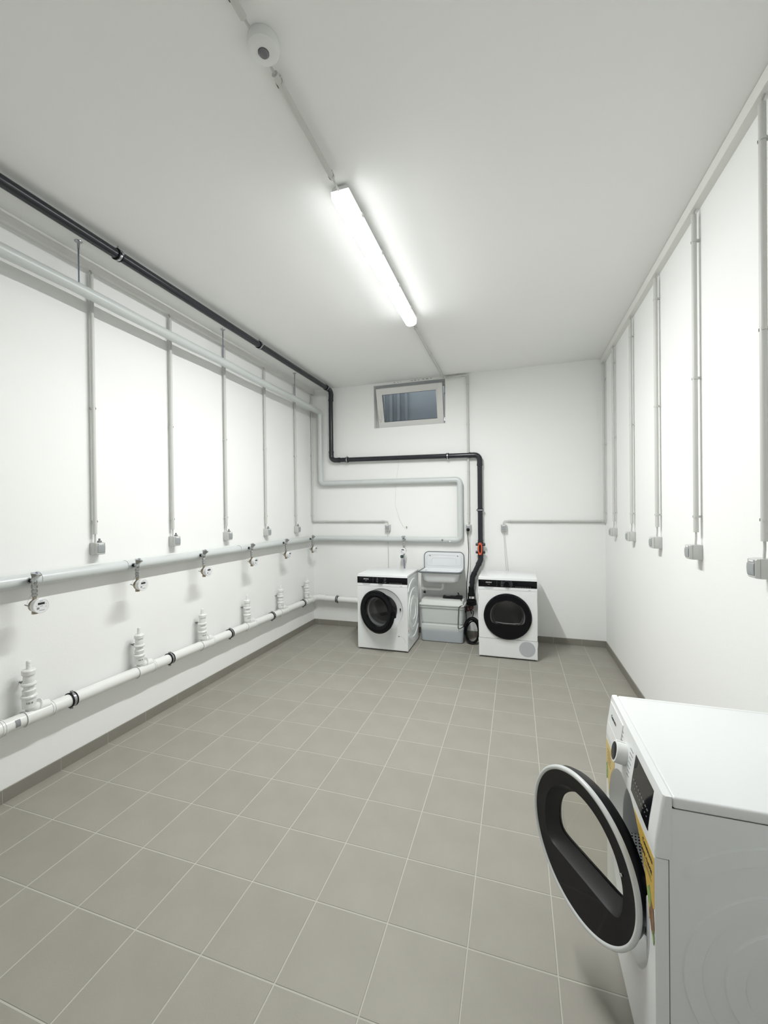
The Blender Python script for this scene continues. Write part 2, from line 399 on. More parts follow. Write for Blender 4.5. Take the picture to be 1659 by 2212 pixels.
b = MB(); b.box((sw0+fr-0.004, -0.034, fr-0.004), (sw1-fr+0.004, -0.030, sh-fr+0.004)); b.done('pane', 'pane', sash, smooth=False)
b = MB(); b.ringplate([(sw0+fr, fr), (sw1-fr, fr), (sw1-fr, sh-fr), (sw0+fr, sh-fr)], [(sw0+fr+0.004, fr+0.004), (sw1-fr-0.004, fr+0.004), (sw1-fr-0.004, sh-fr-0.004), (sw0+fr+0.004, sh-fr-0.004)], -0.040, -0.034, XZ); b.done('glazing_seal', 'rubber', sash, smooth=False)
b = MB(); b.box((sw0+0.022, -0.075, 0.09), (sw0+0.044, -0.058, 0.16), bev=0.004).tube([(sw0+0.033, -0.066, 0.12), (sw0+0.033, -0.092, 0.12), (sw0+0.033, -0.092, 0.235)], 0.008, rad=0.015, seg=10)
b.done('handle', 'window', sash)
b = MB(); b.box((sw1-0.004, -0.028, 0.38), (sw1+0.012, 0.11, 0.392)).box((sw1+0.001, -0.035, 0.03), (sw1+0.012, -0.008, 0.075)); b.done('stay', 'zinc', win, smooth=False).location = (0, 0.035, 0.022)

# crumbled edge above the window
b = MB()
for (x, z, wd, ht) in [(1.10, 3.212, .03, .006), (1.145, 3.214, .02, .005), (1.18, 3.213, .016, .005), (1.33, 3.214, .035, .006), (1.375, 3.215, .03, .007), (1.42, 3.213, .03, .004), (1.48, 3.217, .035, .007), (1.53, 3.216, .04, .009), (1.58, 3.218, .025, .006)]:
    poly = [(x+wd*random.uniform(.4, .6)*math.cos(a), z+ht*random.uniform(.35, .6)*math.sin(a)) for a in [R(q) for q in range(0, 360, 45)]]
    b.prism(poly, YB-0.0012, YB+0.001, XZ)
o = b.done('bare_plaster_patch', 'patch', bpy.data.objects['wall_back'], smooth=False)

# ================================================================== TRUNKING AND CONDUITS
XT, DT = 0.039, 0.0635
def trunking(name, x, sg, label):
    root = empty(name, (x, 0, H), label=label, cat='cable trunking', group=None)
    b = MB(); b.box((0, YF+0.002, -DT), (sg*(XT-0.0015), YB-0.004, -0.0006)); b.done('channel', 'trunk', root, smooth=False)
    b = MB(); b.box((sg*(XT-0.001), YF+0.002, -DT+0.0015), (sg*XT, YB-0.004, -0.0025)); b.done('cover', 'trunk', root, smooth=False)
trunking('cable_trunking', XL, 1, 'white cable trunking along the top of the left wall')
trunking('cable_trunking', XR, -1, 'white square cable trunking along the top of the right wall')

CR = 0.0125; OFF = 0.026        # conduit radius, standing off the wall
def clip(b, p, along, out, r=CR):
    # open spring clip round the tube with a foot to the wall
    p = Vector(p); along = Vector(along).normalized(); out = Vector(out).normalized(); s = along.cross(out)
    mt = Matrix((s, out, along)).transposed().to_4x4(); mt.translation = p
    n = 12; pr = []
    b.lathe([(r+0.0003, -0.006), (r+0.0028, -0.006), (r+0.0028, 0.006), (r+0.0003, 0.006)], mt, 16, closed=True, a0=R(130), a1=R(410))
    b.box((-0.006, -OFF, -0.006), (0.006, -r, 0.006), mtx=mt)
def conduit(name, axis_pts, clips, out, label, group, extra_cable, rad=0.0):
    """vertical conduit standing off a wall; origin at its foot"""
    p0 = Vector(axis_pts[0]); root = empty(name, p0, label=label, cat='conduit', group=group)
    L = lambda p: Vector(p)-p0
    b = MB(); b.tube([L(p) for p in axis_pts], CR, rad=rad, seg=14); b.done('tube', 'conduit', root)
    for c, al in clips:
        b = MB(); clip(b, L(c), al, out); b.done('clip', 'conduit', root)
    for cb in extra_cable:
        b = MB(); b.tube([L(p) for p in cb], 0.0052, rad=0.02, seg=8); b.done('cable', 'cable', root)
    return root
ORD = ['nearest', 'second', 'third', 'fourth', 'fifth']
LY = [0.825, 1.470, 2.117, 2.776, 3.436]; RY = [0.812, 1.455, 2.095, 2.745, 3.398]
ZC = [2.996, 2.26, 1.514]
for side, ysd, xw, sg in (('left', LY, XL, 1), ('right', RY, XR, -1)):
    out = (sg, 0, 0); xx = xw+sg*OFF
    p0 = (xx, ysd[0], 1.43)
    first = conduit('cable_conduit', [(xx, ysd[0], 1.43), (xx, ysd[0], 3.135)], [((xx, ysd[0], z), (0, 0, 1)) for z in ZC], out, 'x', 'vertical conduits on the %s wall' % side,
        [[(xx, ysd[0], 1.44), (xx, ysd[0], 1.40), (xx+sg*0.004, ysd[0]-0.004, 1.36)], [(xx, ysd[0], 3.12), (xx, ysd[0], 3.150), (xw+sg*0.021, ysd[0]-0.006, H-DT-0.002+0.004)]])
    for i, y in enumerate(ysd):
        lab = '%s vertical grey conduit from the camera on the %s wall%s' % (ORD[i], side, ' beside the near open dryer' if (side == 'right' and i == 0) else '')
        if i == 0: first['label'] = lab
        else: dup(first, (xx, y, 1.43), label=lab)
# surface sockets
def socket(label, group, loc, rz):
    # local: wall at x=0, faces +X
    root = empty('surface_socket', loc, rz, label=label, cat='socket', group=group)
    b = MB(); b.box((0.0, -0.033, -0.040), (0.046, 0.033, 0.040), bev=0.003); b.done('housing', 'sockbody', root)
    b = MB(); b.loft([[(0.0465, y, z) for y, z in rrect(-0.0325, -0.0395, 0.0325, 0.0395, 0.004)], [(0.056, y, z) for y, z in rrect(-0.0315, -0.0385, 0.0315, 0.0385, 0.004)], [(0.061, y, z) for y, z in rrect(-0.028, -0.034, 0.028, 0.034, 0.004)]], cap0=True, cap1=True); b.done('front_frame', 'sockbody', root)
    b = MB(); zz = [(0.0605, 0.024), (0.0655, 0.018), (0.0665, 0.0), (0.0655, -0.018), (0.064, -0.026), (0.0605, -0.030)]
    b.loft([[(x, -0.0245, z) for x, z in zz]+[(0.059, -0.0245, -0.030), (0.059, -0.0245, 0.024)], [(x, 0.0245, z) for x, z in zz]+[(0.059, 0.0245, -0.030), (0.059, 0.0245, 0.024)]], cap0=True, cap1=True); b.done('lid', 'socklid', root, ang=25)
    b = MB(); b.box((0.060, -0.0245, 0.0245), (0.0625, 0.0245, 0.0345)); b.done('hinge_strip', 'socklid', root, smooth=False)
    b = MB(); b.box((0.0625, -0.017, 0.0262), (0.0632, 0.017, 0.0335)); b.done('label_strip', 'tag', root, smooth=False)
    b = MB(); b.lathe([(0.0, -0.0275), (0.011, -0.0275), (0.009, -0.029)], Matrix.Translation((0.0, 0, 0)), 4)
    b.bm.free()
    return root
s0 = socket('x', 'sockets on the left wall', (XL+0.0003, 0.838, 1.335), 0)
gl = None
for i, y in enumerate(LY):
    lab = '%s grey socket box from the camera on the left wall' % ORD[i]
    yq = y+0.013
    if i == 0:
        s0['label'] = lab; s0.location.y = yq
    else: dup(s0, (XL+0.0003, yq, 1.335), label=lab)
# cable glands on the left sockets
b = MB(); b.lathe([(0, 0.0400), (0.013, 0.0400), (0.014, 0.046), (0.012, 0.051), (0.0065, 0.0515), (0.006, 0.066), (0, 0.066)], Matrix.Translation((0.038, 0.006, 0)), 12)
gl = b.done('cable_gland', 'gasket', s0)
for o in [o for o in bpy.data.objects if o.name.startswith('surface_socket') and o is not s0]:
    c = gl.copy(); COL.objects.link(c); c.parent = o
for i, y in enumerate(RY):
    lab = '%s grey socket box from the camera on the right wall' % ORD[i]
    c = empty('surface_socket', (XR-0.0003, y-0.0-(-0.018), 1.322), PI, label=lab, cat='socket', group='sockets on the right wall')
    for ch in s0.children:
        if ch.name.startswith('cable_gland'): continue
        k = ch.copy(); COL.objects.link(k); k.parent = c
BX = [0.998, 2.027, 2.440]
BL = ['grey socket box on the back wall above the left washing machine', 'grey socket box with a black plug on the back wall', 'grey socket box on the back wall above the far right dryer']
for x, lab in zip(BX, BL):
    c = empty('surface_socket', (x, YB-0.0003, 1.336), -PI/2, label=lab, cat='socket', group='sockets on the back wall')
    for ch in s0.children:
        if ch.name.startswith('cable_gland'): continue
        k = ch.copy(); COL.objects.link(k); k.parent = c
b = MB(); b.lathe([(0, 0), (0.018, 0), (0.020, 0.006), (0.017, 0.020), (0.007, 0.028), (0, 0.028)], Matrix.Translation((2.027, YB-0.062, 1.320)) @ Matrix.Rotation(R(115), 4, 'X'), 16)
tag(b.done('power_plug', 'rubber'), 'black plug in the middle socket of the back wall', 'plug')

# conduits that turn onto the back wall, and ceiling conduits
yb = YB-OFF
z6 = 1.42
conduit('cable_conduit', [(XL+OFF, 3.884, 3.135), (XL+OFF, 3.884, z6), (XL+OFF, yb, z6), (0.955, yb, z6)], [((XL+OFF, 3.884, 2.32), (0, 0, 1)), ((XL+OFF, 3.884, 1.50), (0, 0, 1))], (1, 0, 0),
    'grey conduit in the back left corner turning along the back wall to the left socket', None, [[(0.94, yb, z6), (0.985, yb, z6), (1.0, yb, z6-0.01), (1.002, YB-0.03, 1.376)], [(XL+OFF, 3.884, 3.12), (XL+OFF, 3.884, 3.165)]], rad=0.03)
conduit('cable_conduit', [(XR-OFF, 3.862, 3.135), (XR-OFF, 3.862, 1.415), (XR-OFF, yb, 1.415), (2.485, yb, 1.42)], [((XR-OFF, 3.862, z), (0, 0, 1)) for z in (2.97, 2.26, 1.51)], (-1, 0, 0),
    'grey conduit in the back right corner turning along the back wall to the right socket', None, [[(2.50, yb, 1.42), (2.45, yb, 1.42), (2.438, yb, 1.40), (2.436, YB-0.03, 1.376)], [(XR-OFF, 3.862, 3.12), (XR-OFF, 3.862, 3.165)]], rad=0.03)
for root, cl in (('cable_conduit.010', None), ('cable_conduit.011', None)): pass
# clips for the horizontal runs
def add_clips(root, pts, al, out):
    for p in pts:
        b = MB(); clip(b, Vector(p)-Vector(root.location), al, out); b.done('clip', 'conduit', root)
cl = [o for o in bpy.data.objects if o.name.startswith('cable_conduit') and o.get('label', '').startswith('grey conduit in the back')]
for o in cl:
    if 'left corner' in o['label']: add_clips(o, [(0.12, yb, z6), (0.46, yb, z6), (0.92, yb, z6)], (1, 0, 0), (0, -1, 0))
    else: add_clips(o, [(3.44, yb, 1.4155), (2.97, yb, 1.4175), (2.52, yb, 1.42)], (1, 0, 0), (0, -1, 0))
zc = H-OFF*0.75; xc = 1.737
CO = OFF; 
def cconduit(pts, clips, label, cables=(), rad=0.0):
    return conduit('cable_conduit', pts, clips, (0, 0, -1), label, None, cables, rad)
def shift(pts, dz): return [(x, y, z+dz) for x, y, z in pts]
cconduit([(xc, YF+0.01, H-OFF), (xc, -0.01, H-OFF)], [((xc, -0.62, H-OFF), (0, 1, 0)), ((xc, -0.07, H-OFF), (0, 1, 0))], 'grey conduit on the ceiling running up to the round sensor from the camera side', [[(xc, -0.02, H-OFF), (xc, 0.02, H-OFF+0.004)]])
cconduit([(xc, 0.175, H-OFF), (xc, 0.685, H-OFF)], [((xc, 0.212, H-OFF), (0, 1, 0)), ((xc, 0.672, H-OFF), (0, 1, 0))], 'grey conduit on the ceiling between the round sensor and the lit lamp', [[(xc, 0.69, H-OFF), (xc, 0.755, H-OFF-0.006)], [(xc, 0.18, H-OFF), (xc, 0.12, H-OFF+0.0)]])
o = cconduit([(xc, 2.43, H-OFF), (xc, yb-0.01, H-OFF)], [((xc, y, H-OFF), (0, 1, 0)) for y in (2.455, 3.12, 3.79)], 'grey conduit on the ceiling between the lamp and the window wall', [[(xc, 2.44, H-OFF), (xc, 2.25, H-OFF)]])
o = cconduit([(1.765, yb, H-OFF), (2.032, yb, H-OFF), (2.032, yb, 1.405)], [], 'grey conduit beside the window going down the back wall to the middle socket', [[(2.032, yb, 1.42), (2.032, yb, 1.39), (2.028, YB-0.03, 1.374)]], rad=0.022)
add_clips(o, [(1.80, yb, H-OFF), (1.97, yb, H-OFF)], (1, 0, 0), (0, -1, 0)); add_clips(o, [(2.032, yb, z) for z in (3.09, 2.60, 2.02, 1.51)], (0, 0, 1), (0, -1, 0))

# ================================================================== CEILING LAMP AND SENSOR
lx, ly0, ly1 = 1.742, 0.758, 2.258
lamp = empty('ceiling_lamp', (lx, (ly0+ly1)/2, H), label='long lit linear lamp fixed under the ceiling', cat='lamp')
hl = (ly1-ly0)/2
b = MB(); pr = [(-0.046, -0.030), (-0.042, -0.016), (-0.034, -0.012), (0.034, -0.012), (0.042, -0.016), (0.046, -0.030)]
b.loft([[(x, -hl, z) for x, z in pr], [(x, hl, z) for x, z in pr]], cap0=True, cap1=True); b.done('housing', 'plastic', lamp, ang=50)
pr = [(-0.0485, -0.0345)]+[(-0.045*math.cos(R(a)), -0.066-0.024*math.sin(R(a))) for a in range(0, 181, 20)]+[(0.0485, -0.0345)]
pr = [(-0.045*math.cos(R(a)), -0.066-0.024*math.sin(R(a))) for a in (0, 10, 20, 32, 50, 70, 90, 110, 130, 148, 160, 170, 180)]
b = MB(); b.add([(x, y, z) for y in (-hl+0.004, hl-0.004) for x, z in pr], [(k, k+1, 14+k, 13+k) for k in range(12)]+[tuple(range(12, -1, -1)), tuple(range(13, 26))])
b.bm.faces.ensure_lookup_table()
for k, f in enumerate(b.bm.faces): f.material_index = 0 if 4 <= k <= 7 else (2 if k >= 12 else 1)
b.done('diffuser', ['lit', 'litedge', 'litside'], lamp, ang=50)
b = MB()
b.loft([[(x, y, z) for x, z in [(-0.0485, -0.030), (0.0485, -0.030), (0.0456, -0.0658), (-0.0456, -0.0658)]] for y in (-hl, hl)], cap0=True, cap1=True); b.done('diffuser_flank', 'litside', lamp, ang=50)
for q in (-0.45, 0.45):
    b = MB(); b.box((-0.02, q-0.02, -0.0125), (0.02, q+0.02, -0.0004)); b.done('ceiling_bracket', 'plastic', lamp, smooth=False)
for s_ in (-1, 1):
    for q in (-0.55, -0.2, 0.2, 0.55):
        b = MB(); b.box((s_*0.0465, q-0.012, -0.045), (s_*0.0500, q+0.012, -0.02)); b.done('spring_clip', 'plastic', lamp, smooth=False)
sens = empty('motion_sensor', (1.747, 0.090, H), label='round white motion sensor with a grey lens on the ceiling', cat='sensor')
b = MB(); b.lathe([(0.054, -0.0005), (0.056, -0.020), (0.053, -0.034), (0.046, -0.040), (0.034, -0.042), (0.0195, -0.0425), (0.0195, -0.039), (0, -0.039)], None, 40); b.done('housing', 'plastic', sens)
b = MB(); b.lathe([(0.0185, -0.039), (0.0178, -0.045), (0.013, -0.050), (0, -0.052)], None, 28); b.done('lens', mat('grey_sensor_lens', (0.17, 0.17, 0.18), 0.3), sens)

# ================================================================== INSULATED WATER PIPE (one continuous grey run)
PX, PZ, PR = 0.057, 2.915, 0.0345
yp = YB-0.056
wp = empty('insulated_water_pipe', (PX, YB-0.06, 1.195), label='pale grey insulated water pipe crossing the left wall twice and the back wall', cat='pipe')
def L(p): return Vector(p)-Vector(wp.location)
pts = [(PX, YF+0.004, PZ+0.045)]
y = YF+0.3; k = 0
while y < 3.2:
    # slight sag and swelling of the jacket between its hangers
    hang = [0.655, 1.95, 3.223]; d = min(abs(y-h_) for h_ in hang)
    pts.append((PX, y, PZ+(0.03-0.0135*max(0, y)*0.55 if y < 1.5 else 0.018-0.008*(y-1.5))-0.006*min(1, d/0.4))); y += 0.16
pts += [(PX, yp-0.12, PZ-0.012)]
run = [L(p) for p in pts]
for i_ in range(len(run)): pass
b = MB(); rs = [PR*(1+0.035*math.sin(i*1.7)) for i in range(len(run))]
b.tube(run, rs, seg=20)
b.done('ceiling_run', 'insul', wp)
b = MB(); b.tube([L(p) for p in [(PX, yp-0.125, PZ-0.012), (PX, yp, PZ-0.012), (PX, yp, 1.935), (1.932, yp, 1.928), (1.932, yp, 1.19), (XL+0.058, yp, 1.19), (XL+0.058, yp-0.13, 1.193)]], PR+0.0012, rad=0.052, n=8, seg=20); b.done('back_wall_run', 'insul', wp)
b = MB(); b.tube([L((XL+0.058, yp-0.125, 1.193)), L((XL+0.058, 2.0, 1.196)), L((XL+0.058, YF+0.004, 1.200))], PR+0.0022, seg=20); b.done('left_wall_run', 'insul', wp)
for p, al in [((XL+0.058, 0.462, 1.199), 'y'), ((XL+0.058, 1.01, 1.198), 'y'), ((XL+0.058, 2.25, 1.197), 'y'), ((XL+0.058, 3.1, 1.195), 'y')]:
    b = MB(); rr = PR+0.0028; mt = Matrix.Translation(L(p)) @ Matrix.Rotation(PI/2, 4, 'X'); b.lathe([(rr-0.002, -0.0008), (rr, -0.0008), (rr, 0.0008), (rr-0.002, 0.0008)], mt, 24, closed=True); b.done('joint_line', 'jointline', wp)
b = MB(); b.lathe([(0, 0), (0.011, 0), (0.011, 0.008), (0, 0.010)], Matrix.Translation(L((1.716, yp-PR-0.0005, 1.19))) @ Matrix.Rotation(PI/2, 4, 'X'), 14); b.done('end_plug', 'brass', wp)
b = MB(); b.box(L((1.80, yp-PR-0.003, 1.165)), L((1.816, yp-PR+0.004, 1.182))).box(L((1.800, yp-PR-0.003, 1.196)), L((1.806, yp-PR+0.004, 1.212))); b.done('jacket_tab', 'tag', wp, smooth=False)
# hangers
for i, (hx, hy, hz, lab) in enumerate([(0.057, 0.655, 2.95, 'nearest threaded rod hanging the grey pipe from the ceiling'), (0.070, 1.950, 2.955, 'middle threaded rod hanging the grey pipe from the ceiling'), (0.060, 3.223, 2.925, 'farthest threaded rod hanging the grey pipe from the ceiling')]):
    root = empty('pipe_hanger', (PX, hy, H), label=lab, cat='pipe hanger', group='pipe hangers')
    b = MB(); b.cyl((0, 0, -H+hz-0.003), (0, 0, -0.01), 0.0042, seg=10); b.done('rod', 'rod', root)
    b = MB(); b.lathe([(0, -0.045), (0.0065, -0.045), (0.008, -0.012), (0.020, -0.004), (0.021, -0.0005), (0, -0.0005)], None, 16); b.done('flange', 'zinc', root)

# ================================================================== BLACK WASTE PIPE
BR = 0.0295; by = YB-0.062; bz = H-0.056
bp = empty('waste_pipe', (2.172, by, 0.40), label='black waste pipe with orange valve, running from the tank up to the ceiling', cat='pipe')
def LB(p): return Vector(p)-Vector(bp.location)
x0 = 0.222
b = MB(); b.tube([LB((0.243, YF+0.004, bz)), LB((0.238, by-0.12, bz))], BR, seg=20); b.done('ceiling_run', 'pvc', bp)
b = MB(); b.tube([LB((x0, by, bz-0.12)), LB((x0, by, 2.35))], BR, seg=20); b.done('riser', 'pvc', bp)
b = MB(); b.tube([LB((x0+0.11, by, 2.241)), LB((2.06, by, 2.218))], BR, seg=20); b.done('cross_run', 'pvc', bp)
b = MB(); b.tube([LB((2.172, by, 2.10)), LB((2.172, by, 1.12))], BR, seg=20); b.done('drop_pipe', 'pvc', bp)
def elbow(pts, rad=0.075, r=BR+0.003, sock=0.025):
    b = MB(); path = [LB(p) for p in pts]; b.tube(path, r, rad=rad, n=10, seg=20)
    for a, c in ((path[0], path[1]), (path[-1], path[-2])):
        d = (c-a).normalized(); b.cyl(a, a+d*sock, r+0.0022, seg=20)
    return b.done('elbow', 'pvc', bp)
elbow([(0.238, by-0.135, bz), (0.232, by, bz), (x0, by, bz-0.135)], 0.09)
elbow([(x0, by, 2.365), (x0, by, 2.241), (x0+0.125, by, 2.241)], 0.09)
elbow([(2.045, by, 2.218), (2.172, by, 2.216), (2.172, by, 2.085)], 0.09)
# ball valve
b = MB(); zt = 1.165
b.lathe([(BR+0.003, 0.03), (BR+0.003, 0.0), (0.036, 0.0), (0.036, -0.012), (0.033, -0.018), (0.034, -0.12), (0.036, -0.128), (0.036, -0.14), (BR+0.003, -0.14), (BR+0.003, -0.175), (0, -0.175)], Matrix.Translation(LB((2.172, by, zt))), 24)
for sx in (-1, 1):
    for dz in (-0.025, -0.118): b.cyl(LB((2.172+sx*0.020, by-0.012, zt+dz)), LB((2.172+sx*0.056, by-0.012, zt+dz)), 0.016, seg=14)
b.box(LB((2.145, by-0.046, zt-0.12)), LB((2.199, by-0.02, zt-0.02)), bev=0.006)
vb = b.done('valve', 'pvc', bp)
b = MB(); n = 24
def hexring(w_, h_, c_): return [(0, h_), (-w_*0.55, h_*0.97), (-w_, h_*0.45), (-w_, -h_*0.45), (-w_*0.55, -h_*0.97), (0, -h_), (w_*0.55, -h_*0.97), (w_, -h_*0.45), (w_, h_*0.45), (w_*0.55, h_*0.97)]
mt = Matrix.Translation(LB((2.172, by-0.070, zt-0.072))) @ XZ
b.ringplate(hexring(0.024, 0.072, 0), hexring(0.013, 0.050, 0), -0.006, 0.020, mt); b.done('valve_handle', 'orange', vb, smooth=False)
# lower dog-leg
b = MB(); b.tube([LB(p) for p in [(2.172, by, 1.0), (2.172, by, 0.955), (2.075, by, 0.745), (2.060, by, 0.57)]], BR, rad=0.06, n=6, seg=20); b.done('lower_pipe', 'pvc', bp)
def bend(a, c, d, rad=0.05):
    b = MB(); path = [LB(p) for p in (a, c, d)]; b.tube(path, BR+0.003, rad=rad, n=8, seg=20)
    for p, q in ((path[0], path[1]), (path[-1], path[-2])): dd = (q-p).normalized(); b.cyl(p, p+dd*0.02, BR+0.0055, seg=20)
    b.done('bend', 'pvc', bp)
bend((2.172, by, 1.015), (2.172, by, 0.955), (2.143, by, 0.892)); bend((2.098, by, 0.795), (2.075, by, 0.745), (2.067, by, 0.665))
b = MB(); b.lathe([(0, 0.20), (0.033, 0.20), (0.036, 0.13), (0.043, 0.115), (0.044, 0.025), (0.040, 0.018)], Matrix.Translation(LB((2.058, by, 0.425))), 24); cp = b.done('coupling', 'rubber', bp)
b = MB(); b.lathe([(0.0445, 0.062), (0.0452, 0.062), (0.0452, 0.088), (0.0445, 0.088)], Matrix.Translation(LB((2.058, by, 0.425))), 10, closed=True, a0=R(-85), a1=R(-38)); b.lathe([(0.0445, 0.062), (0.0452, 0.062), (0.0452, 0.088), (0.0445, 0.088)], Matrix.Translation(LB((2.058, by, 0.425))), 5, closed=True, a0=R(-118), a1=R(-98)); b.done('printed_label', 'tag', cp)
b = MB(); 
b.lathe([(0, 0.03), (0.055, 0.03), (0.060, 0.024), (0.061, -0.022), (0.054, -0.030), (0, -0.030)], Matrix.Translation(LB((2.058, by-0.0005, 0.435))), 16); b.done('union_nut', 'rubber', bp, ang=15)
b = MB(); b.tube([LB(p) for p in [(2.058, by, 0.41), (2.058, by, 0.355), (1.985, by, 0.355)]], 0.027, rad=0.03, seg=18); b.cyl(LB((2.055, by, 0.392)), LB((2.055, by, 0.408)), 0.032).cyl(LB((2.025, by, 0.355)), LB((2.012, by, 0.355)), 0.032); b.done('fitting', 'copper', bp)

def pclamp(name, p, along, wallv, r, label, group, dist, bolt=1.0):
    """clamp ring with rubber lining, two bolt ears and a rod to the wall or ceiling"""
    p = Vector(p); al = Vector(along).normalized(); wv = Vector(wallv).normalized(); sd = al.cross(wv)
    mt = Matrix((sd, wv, al)).transposed().to_4x4()
    root = empty(name, p, label=label, cat='pipe clamp', group=group)
    b = MB(); b.lathe([(r+0.0005, -0.016), (r+0.0065, -0.016), (r+0.0065, -0.009), (r+0.003, -0.008), (r+0.003, 0.008), (r+0.0065, 0.009), (r+0.0065, 0.016), (r+0.0005, 0.016)], mt, 28, closed=True); b.done('rubber_lining', 'rubber', root)
    b = MB(); b.lathe([(r+0.0033, -0.0075), (r+0.0058, -0.0075), (r+0.0058, 0.0075), (r+0.0033, 0.0075)], mt, 28, closed=True)
    for s_ in (-1, 1): b.box((s_*(r+0.004), -0.004, -0.007), (s_*(r+0.017), 0.004, 0.007), mtx=mt)
    b.done('band', 'zinc', root)
    b = MB()
    for s_ in (-1, 1): b.cyl(mt @ Vector((s_*(r+0.012), -0.014, 0)), mt @ Vector((s_*(r+0.012), 0.012, 0)), 0.003, seg=8)
    for s_ in (-1, 1): b.cyl(mt @ Vector((s_*(r+0.012), -0.009, 0)), mt @ Vector((s_*(r+0.012), -0.004, 0)), 0.006, seg=6)
    if dist-r-0.006 > 0.002: b.cyl(mt @ Vector((0, r+0.005, 0)), mt @ Vector((0, dist-0.0005, 0)), 0.0045, seg=8)
    b.done('bolts', 'zinc', root)
    return root
for (y, lab) in [(0.765, 'nearest clamp of the black pipe under the ceiling'), (2.245, 'middle clamp of the black pipe under the ceiling'), (3.715, 'clamp of the black pipe under the ceiling next to the elbow at the back wall')]:
    pclamp('pipe_clamp', (0.243-0.005*(y+1.776)/5.5, y, bz), (0, 1, 0), (0, 0, 1), BR, lab, 'clamps of the black pipe', 0.056)
for p, al, lab in [((0.452, by, 2.2395), (1, 0, 0), 'left clamp on the horizontal black pipe of the back wall'), ((1.787, by, 2.2215), (1, 0, 0), 'right clamp on the horizontal black pipe of the back wall'), ((2.172, by, 1.553), (0, 0, 1), 'clamp on the vertical black pipe above the orange valve')]:
    pclamp('pipe_clamp', p, al, (0, 1, 0), BR, lab, 'clamps of the black pipe', 0.062)

# ================================================================== WHITE DRAIN PIPE with standpipes
DR = 0.0375; dx = XL+0.076
def dz(y): return 0.4425-0.0148*y
dp = empty('drain_pipe', (dx, 0.0, dz(0)), label='white drain pipe low on the left wall, turning along the back wall', cat='pipe')
def LD(p): return Vector(p)-Vector(dp.location)
dyb = YB-0.076
b = MB(); b.tube([LD((dx, YF+0.004, dz(YF))), LD((dx, dyb-0.08, dz(3.8)))], DR, seg=24); b.done('left_wall_run', 'drain', dp)
b = MB(); b.tube([LD((0.08, dyb, 0.381)), LD((0.84, dyb, 0.368))], DR, seg=24); b.done('back_wall_run', 'drain', dp)
b = MB(); b.tube([LD((dx, dyb-0.14, dz(3.72))), LD((dx, dyb, dz(3.87))), LD((dx+0.14, dyb, 0.382))], DR+0.004, rad=0.06, n=8, seg=24)
b.cyl(LD((dx, dyb-0.14, dz(3.72))), LD((dx, dyb-0.11, dz(3.75))), DR+0.0065, seg=24).cyl(LD((dx+0.14, dyb, 0.382)), LD((dx+0.11, dyb, 0.3825)), DR+0.0065, seg=24); b.done('elbow', 'drain', dp)
def sleeve(y0, y1, name='sleeve'):
    b = MB(); A, B = LD((dx, y0, dz(y0))), LD((dx, y1, dz(y1))); d = (B-A).normalized()
    b.cyl(A, B, DR+0.0035, seg=24)
    for q in (A, B): b.cyl(q-d*0.005 if q is B else q, q if q is B else q+d*0.005, DR+0.0062, seg=24)
    b.cyl(B-d*0.018, B-d*0.014, DR+0.0062, seg=24)
    return b.done(name, 'drain', dp)
sleeve(0.10, 0.27)
b = MB(); b.lathe([(DR+0.0005, 0), (DR+0.0012, 0), (DR+0.0012, 0.024), (DR+0.0005, 0.024)], Matrix.Translation(LD((dx, 0.332, dz(0.332)))) @ Matrix.Rotation(PI/2, 4, 'X'), 6, closed=True, a0=R(-20), a1=R(40)); b.done('printed_label', 'greyink', dp)
b = MB(); b.cyl(LD((0.80, dyb, 0.369)), LD((0.838, dyb, 0.3685)), DR+0.006, seg=24); b.done('sleeve', 'drain', dp)
SY = [0.395, 1.100, 1.728, 2.352, 2.974, 3.600]
for y in SY: sleeve(y-0.03, y+0.118, 'branch_sleeve')
